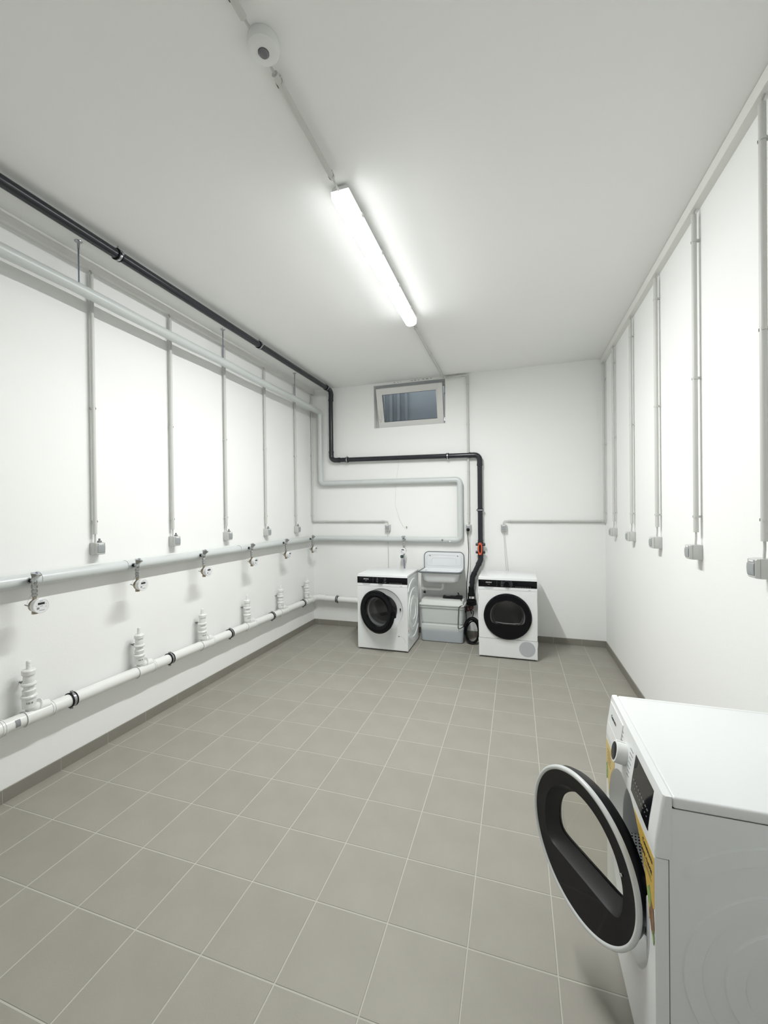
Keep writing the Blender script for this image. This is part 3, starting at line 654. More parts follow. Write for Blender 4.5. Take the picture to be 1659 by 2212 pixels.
def standpipe(y, label):
    root = empty('drain_standpipe', (dx, y, dz(y)), label=label, cat='drain standpipe', group='white standpipes on the drain pipe')
    z = lambda q: q-dz(0.395)
    b = MB(); b.tube([Vector((0, 0.095, 0.030)), Vector((0, 0.0, z(0.478))), Vector((0, 0, z(0.56)))], 0.0285, rad=0.05, n=8, seg=20)
    b.cyl((0, 0.046, 0.024+0.024), (0, 0.040, 0.024+0.027), 0.0325); b.done('elbow', 'drain', root)
    b = MB(); b.lathe([(0, z(0.492)), (0.031, z(0.492)), (0.0325, z(0.545)), (0.0375, z(0.549)), (0.0375, z(0.557)), (0.033, z(0.563)), (0.0, z(0.563))], None, 24); cup = b.done('cup', 'drain', root)
    b = MB(); b.lathe([(0.024, z(0.56)), (0.030, z(0.572)), (0.031, z(0.590)), (0.025, z(0.594)), (0.0235, z(0.62)), (0.0265, z(0.645)), (0.0265, z(0.660)), (0.0255, z(0.663)), (0.0265, z(0.672)), (0.032, z(0.677)), (0.033, z(0.698)), (0.029, z(0.704)), (0.0, z(0.706))], None, 24); b.done('trap_body', 'drain', root, ang=25)
    b = MB(); pr = [(0.0125, z(0.703))]
    for k in range(5): pr += [(0.0125, z(0.705)+k*0.0092), (0.0108, z(0.705)+k*0.0092+0.008)]
    pr += [(0.009, z(0.752)), (0.0, z(0.752))]
    b.lathe(pr, None, 16); b.done('hose_nozzle', 'drain', root, ang=20)
    b = MB(); b.lathe([(0.0245, z(0.612)), (0.033, z(0.615)), (0.036, z(0.622)), (0.033, z(0.630)), (0.0255, z(0.632))], None, 24); b.box((-0.05, -0.006, z(0.617)), (-0.022, 0.006, z(0.629))); cl_ = b.done('holding_ring', 'drain', root)
    b = MB(); b.cyl((-0.0755, 0, z(0.623)), (-0.03, 0, z(0.623)), 0.0045, seg=8).cyl((-0.056, 0, z(0.623)), (-0.048, 0, z(0.623)), 0.0095, seg=6); b.done('fixing_screw', 'gasket', cl_)
    b = MB()
    for a in (-52, -40, -30, -14, -8): b.lathe([(0.0326, z(0.520)), (0.0332, z(0.520)), (0.0332, z(0.529)), (0.0326, z(0.529))], None, 2, closed=True, a0=R(a), a1=R(a+6))
    b.done('printed_mark', 'greyink', cup)
    return root
NTH = ['first', 'second', 'third', 'fourth', 'fifth', 'sixth']
sp = standpipe(SY[0], 'first white drain standpipe from the camera on the left wall')
for i, y in enumerate(SY[1:]): dup(sp, (dx, y, dz(y)), label='%s white drain standpipe from the camera on the left wall' % NTH[i+1])
for i, y in enumerate([0.622, 1.370, 2.081, 2.788, 3.490]):
    pclamp('pipe_clamp', (dx, y, dz(y)), (0, 1, -0.0148), (-1, 0, 0), DR, '%s black-lined clamp from the camera on the white drain pipe' % NTH[i], 'clamps of the white drain pipe', 0.076)
pclamp('pipe_clamp', (0.292, dyb, 0.3775), (1, 0, -0.015), (0, 1, 0), DR, 'black-lined clamp of the white drain pipe on the back wall', 'clamps of the white drain pipe', 0.076)

# ================================================================== TAPS WITH WATER METERS
def meter(loc, rz, label, group):
    # local +X away from the wall; origin on the grey pipe axis
    root = empty('water_meter_tap', loc, rz, label=label, cat='water meter', group=group)
    X0 = 0.072
    b = MB(); mt = Matrix.Rotation(PI/2, 4, 'Y')
    b.lathe([(0.017, 0.028), (0.017, 0.042), (0.010, 0.043), (0.010, X0-0.004), (0.013, X0-0.003), (0.0, X0)], mt, 16)
    b.lathe([(0, 0.014), (0.011, 0.014), (0.014, 0.006), (0.014, -0.010), (0.012, -0.016), (0.012, -0.024), (0, -0.024)], Matrix.Translation((X0, 0, 0)), 16)
    b.lathe([(0.0135, -0.022), (0.015, -0.024), (0.015, -0.040), (0.0135, -0.042), (0.011, -0.043), (0.011, -0.047), (0.0145, -0.049), (0.0145, -0.066), (0.011, -0.068), (0.011, -0.070), (0.014, -0.072), (0.014, -0.084), (0.012, -0.086), (0, -0.086)], Matrix.Translation((X0, 0, 0)), 6)
    b.lathe([(0.0105, -0.02), (0.0105, -0.075)], Matrix.Translation((X0, 0, 0)), 14)
    b.done('valve', 'chrome', root, ang=25)
    b = MB(); b.lathe([(0, 0), (0.0105, 0), (0.0115, 0.006), (0.0115, 0.013), (0, 0.013)], Matrix.Translation((0.040, 0, 0)) @ mt, 16); b.done('backing_ring', 'rubber', root)
    # three-cornered handle leaning outward
    hm = Matrix.Translation((X0+0.004, 0, 0.010)) @ Matrix.Rotation(R(24), 4, 'Y')
    def tri(r1, r2, n=4):
        o_ = []
        for k in range(3):
            a = R(120*k+10)
            for d in (-18, -6, 6, 18): o_.append((r1*math.cos(a+R(d)), r1*math.sin(a+R(d))))
            o_.append((r2*math.cos(a+R(60)), r2*math.sin(a+R(60))))
        return o_
    b = MB(); b.loft([[(x, y, -0.004) for x, y in tri(0.011, 0.009)], [(x, y, 0.008) for x, y in tri(0.016, 0.011)], [(x, y, 0.030) for x, y in tri(0.026, 0.015)], [(x, y, 0.036) for x, y in tri(0.0255, 0.0145)], [(x, y, 0.038) for x, y in tri(0.016, 0.010)]], hm, cap0=True, cap1=True); hd = b.done('handle', 'chrome', root, ang=28)
    b = MB(); b.lathe([(0, 0), (0.006, 0), (0.005, 0.0012), (0, 0.0015)], hm @ Matrix.Translation((0, 0, 0.038)), 12); b.done('blue_dot', mat('blue_tap_dot', (0.03, 0.03, 0.18), 0.3) if 'blue_tap_dot' not in bpy.data.materials else bpy.data.materials['blue_tap_dot'], hd)
    b = MB(); b.lathe([(0, -0.085), (0.0105, -0.085), (0.009, -0.100), (0.012, -0.108), (0.022, -0.118), (0.029, -0.132), (0.029, -0.140), (0.022, -0.154), (0.012, -0.162), (0.009, -0.166), (0.014, -0.168), (0.014, -0.183), (0.011, -0.183), (0.011, -0.172), (0, -0.172)], Matrix.Translation((X0, 0, 0)), 20)
    b.lathe([(0.030, -0.004), (0.034, 0.0), (0.034, 0.020), (0, 0.020)], Matrix.Translation((X0, 0, -0.135)) @ mt, 28); b.done('meter_body', 'brass', root)
    b = MB(); b.lathe([(0.035, 0.018), (0.037, 0.020), (0.037, 0.040), (0.035, 0.043), (0.040, 0.045), (0.0405, 0.052), (0.038, 0.0535), (0.037, 0.0525), (0, 0.0525)], Matrix.Translation((X0, 0, -0.135)) @ mt, 36); dl = b.done('dial', 'dial', root)
    b = MB(); fx = X0+0.0528
    b.box((fx, -0.017, -0.128), (fx+0.0008, 0.017, -0.116)); b.done('display', 'ink', dl, smooth=False)
    b = MB()
    b.box((fx, -0.008, -0.110), (fx+0.0006, 0.008, -0.1075)).box((fx, -0.006, -0.137), (fx+0.0006, 0.008, -0.135)).box((fx, -0.022, -0.152), (fx+0.0006, -0.010, -0.141)).box((fx, -0.010, -0.160), (fx+0.0006, 0.016, -0.1575)).box((fx, -0.026, -0.133), (fx+0.0006, -0.022, -0.131)).box((fx, 0.020, -0.142), (fx+0.0006, 0.026, -0.140)).box((fx, 0.022, -0.128), (fx+0.0006, 0.027, -0.1255))
    b.done('printing', 'greyink', dl, smooth=False)
    b = MB(); b.tube([(X0-0.012, -0.010, -0.080), (X0-0.022, -0.020, -0.11), (X0-0.026, -0.022, -0.128)], 0.0006, seg=5); b.cyl((X0-0.024, -0.034, -0.128), (X0-0.030, -0.016, -0.137), 0.0028, seg=8); b.done('lead_seal', 'greyink', root)
    return root
px_ = XL+0.058
MY = [0.397, 1.046, 1.694, 2.362, 3.012, 3.664]
mt0 = meter((px_, MY[0], 1.199), 0, 'first water meter with chrome tap from the camera on the left wall', 'water meters on the left wall pipe')
for i, y in enumerate(MY[1:]): dup(mt0, (px_, y, 1.198), label='%s water meter with chrome tap from the camera on the left wall' % NTH[i+1])
bm_ = dup(mt0, (1.234, yp, 1.19), -PI/2, label='water meter with chrome tap on the back wall above a green tap', group='water meters')
tp = empty('hose_tap', (1.234, yp-0.072, 1.007), label='dark green tap with a hose below the back wall water meter', cat='tap')
b = MB(); b.lathe([(0, 0), (0.012, 0), (0.012, -0.012), (0.009, -0.014), (0.009, -0.055), (0.011, -0.057), (0.011, -0.066), (0, -0.066)], None, 16); b.done('body', 'chrome', tp)
b = MB(); b.lathe([(0, 0), (0.014, 0), (0.018, 0.006), (0.020, 0.030), (0.016, 0.034), (0, 0.034)], Matrix.Translation((-0.008, 0, -0.030)) @ Matrix.Rotation(-PI/2, 4, 'Y'), 18); b.done('handle', 'green', tp)
b = MB(); b.tube([(0, 0, -0.066), (0.002, 0.003, -0.10), (0.006, 0.004, -0.2), (0.010, 0.006, -0.40)], 0.0085, seg=12); b.done('hose', 'hose', tp)

# ================================================================== WASHING MACHINES AND DRYERS
# local frame: X right, Y into the machine (front at y=0), Z up, origin at the middle of the front foot
def circ(r, n=64, cx=0, cz=0): return [(cx+r*math.cos(2*PI*k/n), cz+r*math.sin(2*PI*k/n)) for k in range(n)]
def rect_rays(x0, z0, x1, z1, cx, cz, n=64):
    """rectangle sampled along the same rays as a circle about (cx, cz), corners snapped in"""
    pts = []
    for k in range(n):
        a = 2*PI*k/n; dx_, dz_ = math.cos(a), math.sin(a); t = 1e9
        if dx_ > 1e-9: t = min(t, (x1-cx)/dx_)
        if dx_ < -1e-9: t = min(t, (x0-cx)/dx_)
        if dz_ > 1e-9: t = min(t, (z1-cz)/dz_)
        if dz_ < -1e-9: t = min(t, (z0-cz)/dz_)
        pts.append([cx+dx_*t, cz+dz_*t])
    for cxx, czz in ((x0, z0), (x1, z0), (x1, z1), (x0, z1)):
        i = min(range(n), key=lambda j: (pts[j][0]-cxx)**2+(pts[j][1]-czz)**2); pts[i] = [cxx, czz]
    return [tuple(p) for p in pts]
def dshape(r, flat, n=64, rc=0.03, cz=0.0):
    """circle cut flat below `flat`, corners softened"""
    a1 = math.asin(flat/r)
    xs_ = math.sqrt(r*r-flat*flat)
    out = []
    for k in range(n):
        a = -PI/2+2*PI*k/n; x, z = r*math.cos(a), r*math.sin(a)
        if z < flat:
            # project ray to the flat line
            t = flat/math.sin(a); x, z = t*math.cos(a), flat
        out.append([x, z])
    # soften the corners with smoothing passes near the break
    for _ in range(3):
        o2 = [p[:] for p in out]
        for i in range(n):
            x, z = out[i]
            if abs(z-flat) < rc and abs(x) > xs_-rc*1.6:
                o2[i] = [(out[i-1][0]+2*x+out[(i+1) % n][0])/4, (out[i-1][1]+2*z+out[(i+1) % n][1])/4]
        out = o2
    return [(x, z+cz) for x, z in out]
def relief(b, side, cy=0.295, cz=0.425, W2=0.29, dep=0.0022, short=False):
    """pressed bands of the side panel, centre (cy, cz)"""
    sx = side
    def band(ro, ri, a0, a1, n=40):
        full = a1-a0 > 359
        e = 0.004; loops = []
        for k in range(n+1):
            a = R(a0+(a1-a0)*k/n)
            ro_, ri_ = ro, ri
            if not full:
                u = min(k, n-k)/4.0
                if u < 1: mid = (ro+ri)/2; hw_ = (ro-ri)/2*math.sqrt(1-(1-max(u, 0.08))**2); ro_, ri_ = mid+hw_, mid-hw_
            row = []
            d_ = -0.0004 if (not full and k in (0, n)) else dep; e_ = min(e, (ro_-ri_)*0.3)
            for rr, h in ((ri_, -0.0005), (ri_+e_, d_), (ro_-e_, d_), (ro_, -0.0005)):
                row.append((sx*(W2+h), cy+rr*math.cos(a), cz+rr*math.sin(a)))
            loops.append(row)
        for A, B in zip(loops, loops[1:]):
            va = [b.bm.verts.new(p) for p in A]; vb_ = [b.bm.verts.new(p) for p in B]
            for q in range(3): b.bm.faces.new([va[q], va[q+1], vb_[q+1], vb_[q]])
    band(0.352, 0.306, 44, 136, 40); band(0.352, 0.306, 224, 316, 40)
    band(0.2415, 0.197, 0, 360, 48); band(0.156, 0.110, 0, 360, 40)
    bmesh.ops.remove_doubles(b.bm, verts=b.bm.verts, dist=1e-5)
def cabinet(root, W, Dp, Ht, dcz, dish, front_top, sides=(-1, 1)):
    h = W/2
    b = MB(); b.box((-h, 0.010, 0.014), (-h+0.004, Dp, Ht-0.028)); b.box((h-0.004, 0.010, 0.014), (h, Dp, Ht-0.028)); b.box((-h+0.004, Dp-0.004, 0.03), (h-0.004, Dp, Ht-0.03)); b.box((-h, 0.004, 0.014), (h, Dp, 0.018))
    body = b.done('body', 'lacquer_side', root, smooth=False)
    for s_ in sides:
        b = MB(); relief(b, s_, cy=Dp/2-0.0, W2=h, dep=0.006); b.done('pressed_relief', 'lacquer_side', body, ang=20)
    b = MB(); b.box((-h, 0.006, Ht-0.026), (h, Dp+0.002, Ht), bev=0.004, seg=3); b.done('top_plate', 'lacquer', root)
    b = MB()
    for sx in (-1, 1):
        for yy_ in (0.05, Dp-0.05): b.lathe([(0, 0), (0.02, 0), (0.02, 0.008), (0.008, 0.010), (0.008, 0.02), (0, 0.02)], Matrix.Translation((sx*(h-0.05), yy_, 0.0004)), 14)
    b.done('feet', 'rubber', root)
    b = MB(); b.box((-h+0.02, 0.02, 0.0045), (h-0.02, Dp-0.02, 0.014)); b.done('base_tray', 'rubber', root, smooth=False)
    return body
def front_with_hole(b, x0, z0, x1, z1, cz, r_dish, r_in, depth_in, y0=0.0, mtx=None, n=96):
    """flat front, a dished ring and a hole"""
    outer = rect_rays(x0, z0, x1, z1, 0, cz, n); c1 = circ(r_dish, n, 0, cz); c2 = circ(r_dish-0.012, n, 0, cz); c3 = circ(r_in, n, 0, cz)
    lp = [[(x, y0, z) for x, z in outer], [(x, y0, z) for x, z in c1], [(x, y0+0.012, z) for x, z in c2], [(x, y0+depth_in, z) for x, z in c3]]
    b.loft(lp)
    # returns at the edges of the sheet
    b.loft([[(x, y0, z) for x, z in outer], [(x, y0+0.012, z) for x, z in outer]])
def fascia_print(root, par, y, z, x_prog, x_icons, icons, colr='whiteink', seed=1):
    rnd = random.Random(seed); b = MB()
    for s_, x_ in ((-1, x_prog-0.034), (1, x_prog+0.034)):
        for k in range(6):
            ln = rnd.uniform(0.016, 0.028); zz = z+0.026-k*0.0105
            b.box((min(x_, x_+s_*ln), y-0.0006, zz), (max(x_, x_+s_*ln), y+0.0002, zz+0.0016))
    for k in range(icons):
        xx = x_icons+k*0.0155
        b.box((xx, y-0.0006, z-0.029), (xx+0.007, y+0.0002, z-0.027)); b.box((xx+0.002, y-0.0006, z-0.026), (xx+0.005, y+0.0002, z-0.022))
    o = b.done('printing', colr, par, smooth=False); return o

def far_machine(kind, loc, label):
    W, Dp, Ht = 0.585, 0.53, 0.846; h = W/2
    washer = kind == 'washing_machine'
    root = empty(kind, loc, 0, label=label, cat='washing machine' if washer else 'dryer')
    if not washer: Dp = 0.50
    dcz = 0.455 if washer else 0.443
    cabinet(root, W, Dp, Ht, dcz, 0.235, None)
    # front panel
    b = MB(); z0, z1 = (0.020 if washer else 0.207), 0.715
    front_with_hole(b, -h+0.001, z0, h-0.001, z1, dcz, 0.2405, 0.165, 0.030); fp = b.done('front_panel', 'lacquer', root, ang=28)
    if not washer:
        b = MB(); n = 64
        outer = rect_rays(-h+0.001, 0.020, h-0.001, 0.2035, 0.192, 0.118, n)
        b.loft([[(x, 0, z) for x, z in outer], [(x, 0, z) for x, z in circ(0.079, n, 0.192, 0.118)]])
        b.loft([[(x, 0, z) for x, z in outer], [(x, 0.012, z) for x, z in outer]]); b.done('kick_panel', 'lacquer', root, smooth=False)
        gr = MB(); gr.lathe([(0.0785, 0.0), (0.0785, 0.004), (0, 0.006)], Matrix.Translation((0.192, 0.0, 0.118)) @ Matrix.Rotation(-PI/2, 4, 'X'), 40)
        grl = gr.done('air_grille', 'gasket', root)
        b = MB()
        for i in range(-15, 16):
            q = i*0.005; l_ = math.sqrt(max(0, 0.0785**2-q*q))
            if l_ > 0.004:
                b.box((0.192+q-0.0015, -0.0008, 0.118-l_), (0.192+q+0.0015, 0.002, 0.118+l_)); b.box((0.192-l_, -0.0012, 0.118+q-0.0015), (0.192+l_, 0.002, 0.118+q+0.0015))
        o = b.done('grille_mesh', 'dishgrey', grl, smooth=False); o['kind'] = 'stuff'
    # trim between front panel and black fascia, with the drawer grip
    b = MB(); b.loft([[(x, y, 0.717) for x, y in ((-h, 0.0), (h, 0.0), (h, 0.02), (-h, 0.02))], [(x, y, 0.7455) for x, y in ((-h, 0.0), (h, 0.0), (h, 0.02), (-h, 0.02))]], cap0=True, cap1=True); b.done('lower_fascia', 'lacquer', root, smooth=False)
    b = MB(); pr = [(-h+0.055, 0.7462), (-h+0.165, 0.7462), (-h+0.150, 0.730), (-h+0.135, 0.7265), (-h+0.085, 0.7265), (-h+0.070, 0.730)]
    b.prism(pr, -0.0012, 0.0, XZ); b.done('grip_recess', 'dishgrey', root, smooth=False)
    b = MB(); b.box((-h+0.0005, -0.002, 0.7465), (h-0.0005, 0.012, 0.8185), bev=0.0015); fb = b.done('control_panel', 'gloss_black', root)
    b = MB(); b.box((-h, -0.001, 0.8195), (h, 0.02, 0.8235)); b.done('upper_trim', 'lacquer', root, smooth=False)
    kx = -0.008 if washer else -0.004
    b = MB(); mt = Matrix.Translation((kx, -0.002, 0.782)) @ Matrix.Rotation(PI/2, 4, 'X'); b.lathe([(0.0295, -0.001), (0.0295, 0.016), (0.0275, 0.019), (0, 0.019)], mt, 32); kn = b.done('program_knob', 'gloss_black', fb)
    b = MB(); b.lathe([(0.0296, 0.0), (0.0306, 0.0), (0.0306, 0.002), (0.0296, 0.002)], mt, 36, closed=True); b.done('knob_ring', 'greyink', kn) if False else b.done('knob_ring', 'zinc', fb)
    text('SIEMENS', 0.0165, 'lettering', 'whiteink', fb, TXZ(-h+0.106, -0.0026, 0.793)); text('iQ500', 0.0085, 'lettering', 'greyink', fb, TXZ(-h+0.106, -0.0026, 0.7735))
    fascia_print(root, fb, -0.0024, 0.782, kx, 0.085, 10, 'greyink', 3 if washer else 5)
    b = MB(); b.box((-0.1035, -0.0023, 0.747), (-0.1027, -0.0005, 0.818)); b.done('panel_joint', 'greyink', fb, smooth=False)
    b = MB(); b.box((h-0.085, -0.0005, 0.7235), (h-0.060, 0.0003, 0.7275)); b.done('printing', 'greyink', root, smooth=False)
    # tub and drum
    b = MB(); b.lathe([(0.166, 0.0), (0.150, 0.022), (0.146, 0.06), (0.156, 0.075)], Matrix.Translation((0, 0.029, dcz)) @ Matrix.Rotation(-PI/2, 4, 'X'), 48); b.done('gasket', 'gasket', root)
    b = MB(); b.lathe([(0.158, 0.0), (0.232, 0.01), (0.232, 0.30), (0.10, 0.32), (0, 0.30)], Matrix.Translation((0, 0.105, dcz)) @ Matrix.Rotation(-PI/2, 4, 'X'), 48); dr = b.done('drum', 'steel', root)
    b = MB()
    for k in range(3):
        a = R(20+120*k); c, s_ = math.cos(a), math.sin(a); mt = Matrix(((c, 0, -s_, 0), (0, 1, 0, 0), (s_, 0, c, 0), (0, 0, 0, 1)))
        mt = Matrix.Translation((0, 0.115, dcz)) @ mt
        b.loft([[(-0.022, 0.0, -0.229), (0.022, 0.0, -0.229), (0.008, 0.01, -0.185), (-0.008, 0.01, -0.185)], [(-0.022, 0.28, -0.229), (0.022, 0.28, -0.229), (0.008, 0.27, -0.185), (-0.008, 0.27, -0.185)]], mt, cap0=True, cap1=True)
    b.done('drum_paddles', 'dishgrey', dr, ang=40)
    # door
    rd = 0.236
    door = MB()
    MD = Matrix.Rotation(PI/2, 4, 'X')        # lathe axis -> -Y
    if washer:
        door.lathe([(0.158, -0.020), (0.158, 0.016), (0.205, 0.024), (rd-0.014, 0.024), (rd, 0.014), (rd, 0.002), (rd-0.012, -0.014), (rd-0.04, -0.026), (0.170, -0.030)], MD, 72, closed=True)
        d = door.done('door', 'gloss_black', root, ang=30)
        b = MB(); b.lathe([(0.157, 0.014), (0.10, 0.017), (0, 0.018)], MD, 48); b.done('door_glass', 'washglass', d)
        b = MB(); b.lathe([(0.157, -0.025), (0.150, -0.06), (0.138, -0.105), (0.12, -0.118), (0, -0.112)], MD, 48); b.done('glass_bowl', 'doorglass', d)
        b = MB(); b.lathe([(0.150, -0.028), (0.157, -0.024), (0.157, -0.014), (0.147, -0.014), (0.145, -0.024)], MD, 48, closed=True); b.done('bowl_rim', 'ring', d)
        ang = R(-20); hx = -0.2515
        for o in [d]:
            o.location = (hx+math.cos(ang)*(rd+0.002), -0.004-math.sin(-ang)*(rd+0.002), dcz-0.002); o.rotation_euler = (0, 0, ang)
        # bump for the finger grip
        b = MB(); b.box((rd-0.030, 0.000, -0.04), (rd+0.004, 0.028, 0.04), bev=0.010, seg=3); b.done('grip', 'satin_black', d)
        b = MB(); b.box((-0.243, -0.004, 0.38), (-0.222, 0.020, 0.53), bev=0.003); b.done('hinge', 'zinc', root)
        b = MB(); b.box((0.202, 0.006, 0.455), (0.214, 0.012, 0.482)); b.done('latch_slot', 'ink', root, smooth=False)
        b = MB(); b.box((0.182, -0.001, 0.168), (0.198, 0.001, 0.180)); b.done('flap_slot', 'greyink', root, smooth=False)
        b = MB(); b.tube([(0.19+0.075*math.cos(R(a)), -0.0003, 0.105+0.075*math.sin(R(a))) for a in range(0, 91, 9)], 0.0008, seg=5); b.done('flap_outline', 'greyink', root)
        b = MB(); b.box((h-0.0002, 0.018, 0.225), (h+0.0008, 0.042, 0.265)); b.done('warning_sticker', 'tag', root, smooth=False)
        b = MB(); b.box((h+0.0008, 0.020, 0.228), (h+0.0014, 0.036, 0.245)); b.done('warning_sticker', 'red', root, smooth=False)
    else:
        ds = dshape(0.176, -0.082, 72, 0.03); n = 72
        # black front with the cut-off round window
        b = MB(); oc = [(rd*math.cos(-PI/2+2*PI*k/n), rd*math.sin(-PI/2+2*PI*k/n)) for k in range(n)]
        sc = lambda pts, f: [(x*f, z*f) for x, z in pts]
        b.loft([[(x, 0.030, z) for x, z in sc(oc, 0.93)], [(x, 0.0, z) for x, z in sc(oc, 1.0)], [(x, -0.016, z) for x, z in oc], [(x, -0.026, z) for x, z in sc(oc, 0.955)], [(x, -0.026, z) for x, z in ds], [(x, 0.000, z) for x, z in sc(ds, 0.985)]])
        d = b.done('door', 'gloss_black', root, ang=30)
        b = MB(); b.loft([[(x, -0.022, z) for x, z in sc(ds, 0.998)]], cap0=True) if False else None
        b = MB(); b.prism([(x, z) for x, z in sc(ds, 0.995)], -0.0245, -0.0215, XZ); b.done('door_glass', 'darkglass', d, smooth=False)
        d2 = dshape(0.150, -0.055, 72, 0.03)
        b = MB(); b.loft([[(x, 0.000, z) for x, z in sc(ds, 0.98)], [(x, 0.040, z) for x, z in sc(d2, 1.06)], [(x, 0.095, z-0.004) for x, z in sc(d2, 0.80)], [(x, 0.100, z-0.004) for x, z in sc(d2, 0.74)]], cap1=True); b.done('glass_bowl', 'doorglass', d, ang=50)
        b = MB(); b.tube([(-0.12, -0.006, -0.060), (-0.04, -0.010, -0.069), (0.06, -0.010, -0.069), (0.125, -0.006, -0.062)], [0.0035, 0.006, 0.006, 0.0035], seg=8); b.done('window_sill', 'ring', d)
        b = MB(); b.lathe([(0.046, 0.0), (0.049, 0.0), (0.049, 0.004), (0.046, 0.004)], Matrix.Translation((0.02, 0.31, 0.13)) @ Matrix.Rotation(-PI/2, 4, 'X'), 28, closed=True); b.done('drum_lamp', 'dishgrey', d)
        d.location = (0.0, -0.004, dcz)
        b = MB(); b.lathe([(0.2375, 0.0), (0.241, -0.002), (0.2405, 0.006), (0.2375, 0.006)], Matrix.Translation((0, -0.001, dcz)) @ Matrix.Rotation(-PI/2, 4, 'X'), 72, closed=True); b.done('door_surround', 'zinc', root)
    return root
wm = far_machine('washing_machine', (1.1525, 3.166, 0), 'white washing machine with its round door ajar, standing left of the sink')
dr_ = far_machine('tumble_dryer', (2.4865, 3.279, 0), 'white dryer with closed black door and round grille, standing at the back wall')

# ---- near dryer, facing left, its door open
near = empty('tumble_dryer', (2.9025, 0.300, 0), -PI/2, label='white dryer in the right foreground with its round door wide open and yellow stickers', cat='dryer')
W, Dp, Ht = 0.585, 0.60, 0.850; h = W/2; dcz = 0.452
FS = [(0.0195, 0.8495), (0.0185, 0.846), (0.0150, 0.825), (0.0100, 0.790), (0.0045, 0.755), (0.0010, 0.725), (-0.0002, 0.694)]   # (y, z) of the curved fascia
b = MB(); b.box((-h+0.0015, 0.0318, 0.016), (-h+0.0045, Dp, Ht-0.030)).box((h-0.0045, 0.0318, 0.016), (h-0.0015, Dp, Ht-0.030)).box((-h+0.0045, Dp-0.004, 0.03), (h-0.0045, Dp, Ht-0.03)).box((-h+0.002, 0.02, 0.014), (h-0.002, Dp, 0.018))
body = b.done('body', 'lacquer_side', near, smooth=False)
for s_ in (-1, 1):
    b = MB(); relief(b, s_, cy=0.298, W2=h-0.0015, dep=0.0042); b.done('pressed_relief', 'lacquer_side', body, ang=20)
for s_ in (-1, 1):
    b = MB(); b.box((s_*(h-0.004), 0.0285, 0.018), (s_*(h-0.0022), 0.0325, Ht-0.03)); b.done('side_seam', 'jointline', body, smooth=False)
b = MB(); b.box((-h, 0.0395, Ht-0.029), (h, Dp+0.004, Ht), bev=0.007, seg=4); top = b.done('top_plate', 'lacquer', near)
b = MB(); b.box((-h+0.018, 0.058, Ht-0.0002), (-h+0.0192, Dp-0.03, Ht+0.0002)).box((h-0.0192, 0.058, Ht-0.0002), (h-0.018, 0.059, Ht+0.0002)); b.done('top_groove', 'dishgrey', top, smooth=False)
# fascia: swept profile
b = MB()
fl = []
for s_, inset in ((-1, 0.0), (-1, 1), (1, 1), (1, 0.0)):
    pass
prof = [(0.038, Ht), (0.022, Ht)]+FS+[(0.0, 0.692), (0.030, 0.692), (0.030, Ht-0.031), (0.038, Ht-0.031)]
def sect(x, k=0.0): return [(x, min(y+k, 0.038), z) for y, z in prof]
b.loft([sect(-h, 0.006), sect(-h+0.0035, 0.0015), sect(-h+0.009, 0.0), sect(h-0.009, 0.0), sect(h-0.0035, 0.0015), sect(h, 0.006)], cap0=True, cap1=True)
fas = b.done('control_panel', 'lacquer', near, ang=38)
def fy(z):
    for (y1, z1), (y2, z2) in zip(FS, FS[1:]):
        if z2 <= z <= z1: return y2+(y1-y2)*(z-z2)/(z1-z2)
    return 0.0
# glossy display set in the fascia, following its curve (local x = 0.300 - world y)
def patch(x0, x1, z0, z1, off, name, material, par, thick=0.0006, n=6, skew=0.0):
    b = MB(); lo = []
    zz = [z0+(z1-z0)*k/n for k in range(n+1)]
    b.loft([[(x0+skew*(z-z0), fy(z)-off, z) for z in zz]+[(x0+skew*(z-z0), fy(z)-off+thick+0.001, z) for z in zz[::-1]], [(x1, fy(z)-off, z) for z in zz]+[(x1, fy(z)-off+thick+0.001, z) for z in zz[::-1]]], cap0=True, cap1=True)
    return b.done(name, material, par, ang=40)
dsp = patch(0.070, 0.236, 0.715, 0.824, 0.0012, 'display', 'gloss_black', fas)
b = MB()
rnd = random.Random(4)
for k in range(9):
    x_ = 0.086+k*0.016; z_ = 0.757; b.box((x_, fy(z_)-0.0020, z_), (x_+0.008, fy(z_)-0.0010, z_+0.003)); b.box((x_+0.002, fy(0.741)-0.0020, 0.740), (x_+0.006, fy(0.741)-0.0010, 0.742))
b.done('display_icons', 'greyink', dsp, smooth=False)
kx, kz = -0.030, 0.768
mtk = Matrix.Translation((kx, fy(kz)-0.0005, kz)) @ Matrix.Rotation(PI/2-R(12), 4, 'X')
b = MB(); b.lathe([(0.035, -0.008), (0.035, 0.002), (0.0345, 0.028), (0.033, 0.031), (0.026, 0.032), (0, 0.032)], mtk, 48); kn = b.done('program_knob', 'plastic', fas)
b = MB(); b.lathe([(0.0275, 0.0322), (0.0265, 0.0327), (0, 0.0327)], mtk, 40); b.done('knob_disc', 'satin_black', kn)
b = MB(); b.box((-0.0014, -0.002+0.028, 0.003), (0.0014, 0.036, 0.030), mtx=mtk); b.done('knob_pointer', 'plastic', kn, smooth=False)
b = MB()
for s_ in (-1, 1):
    for k in range(7):
        z_ = 0.812-k*0.0135; l_ = rnd.uniform(0.018, 0.032); x_ = kx+s_*0.045
        b.box((min(x_, x_+s_*l_), fy(z_)-0.0010, z_), (max(x_, x_+s_*l_), fy(z_)+0.0006, z_+0.0022))
b.done('printing', 'greyink', fas, smooth=False)
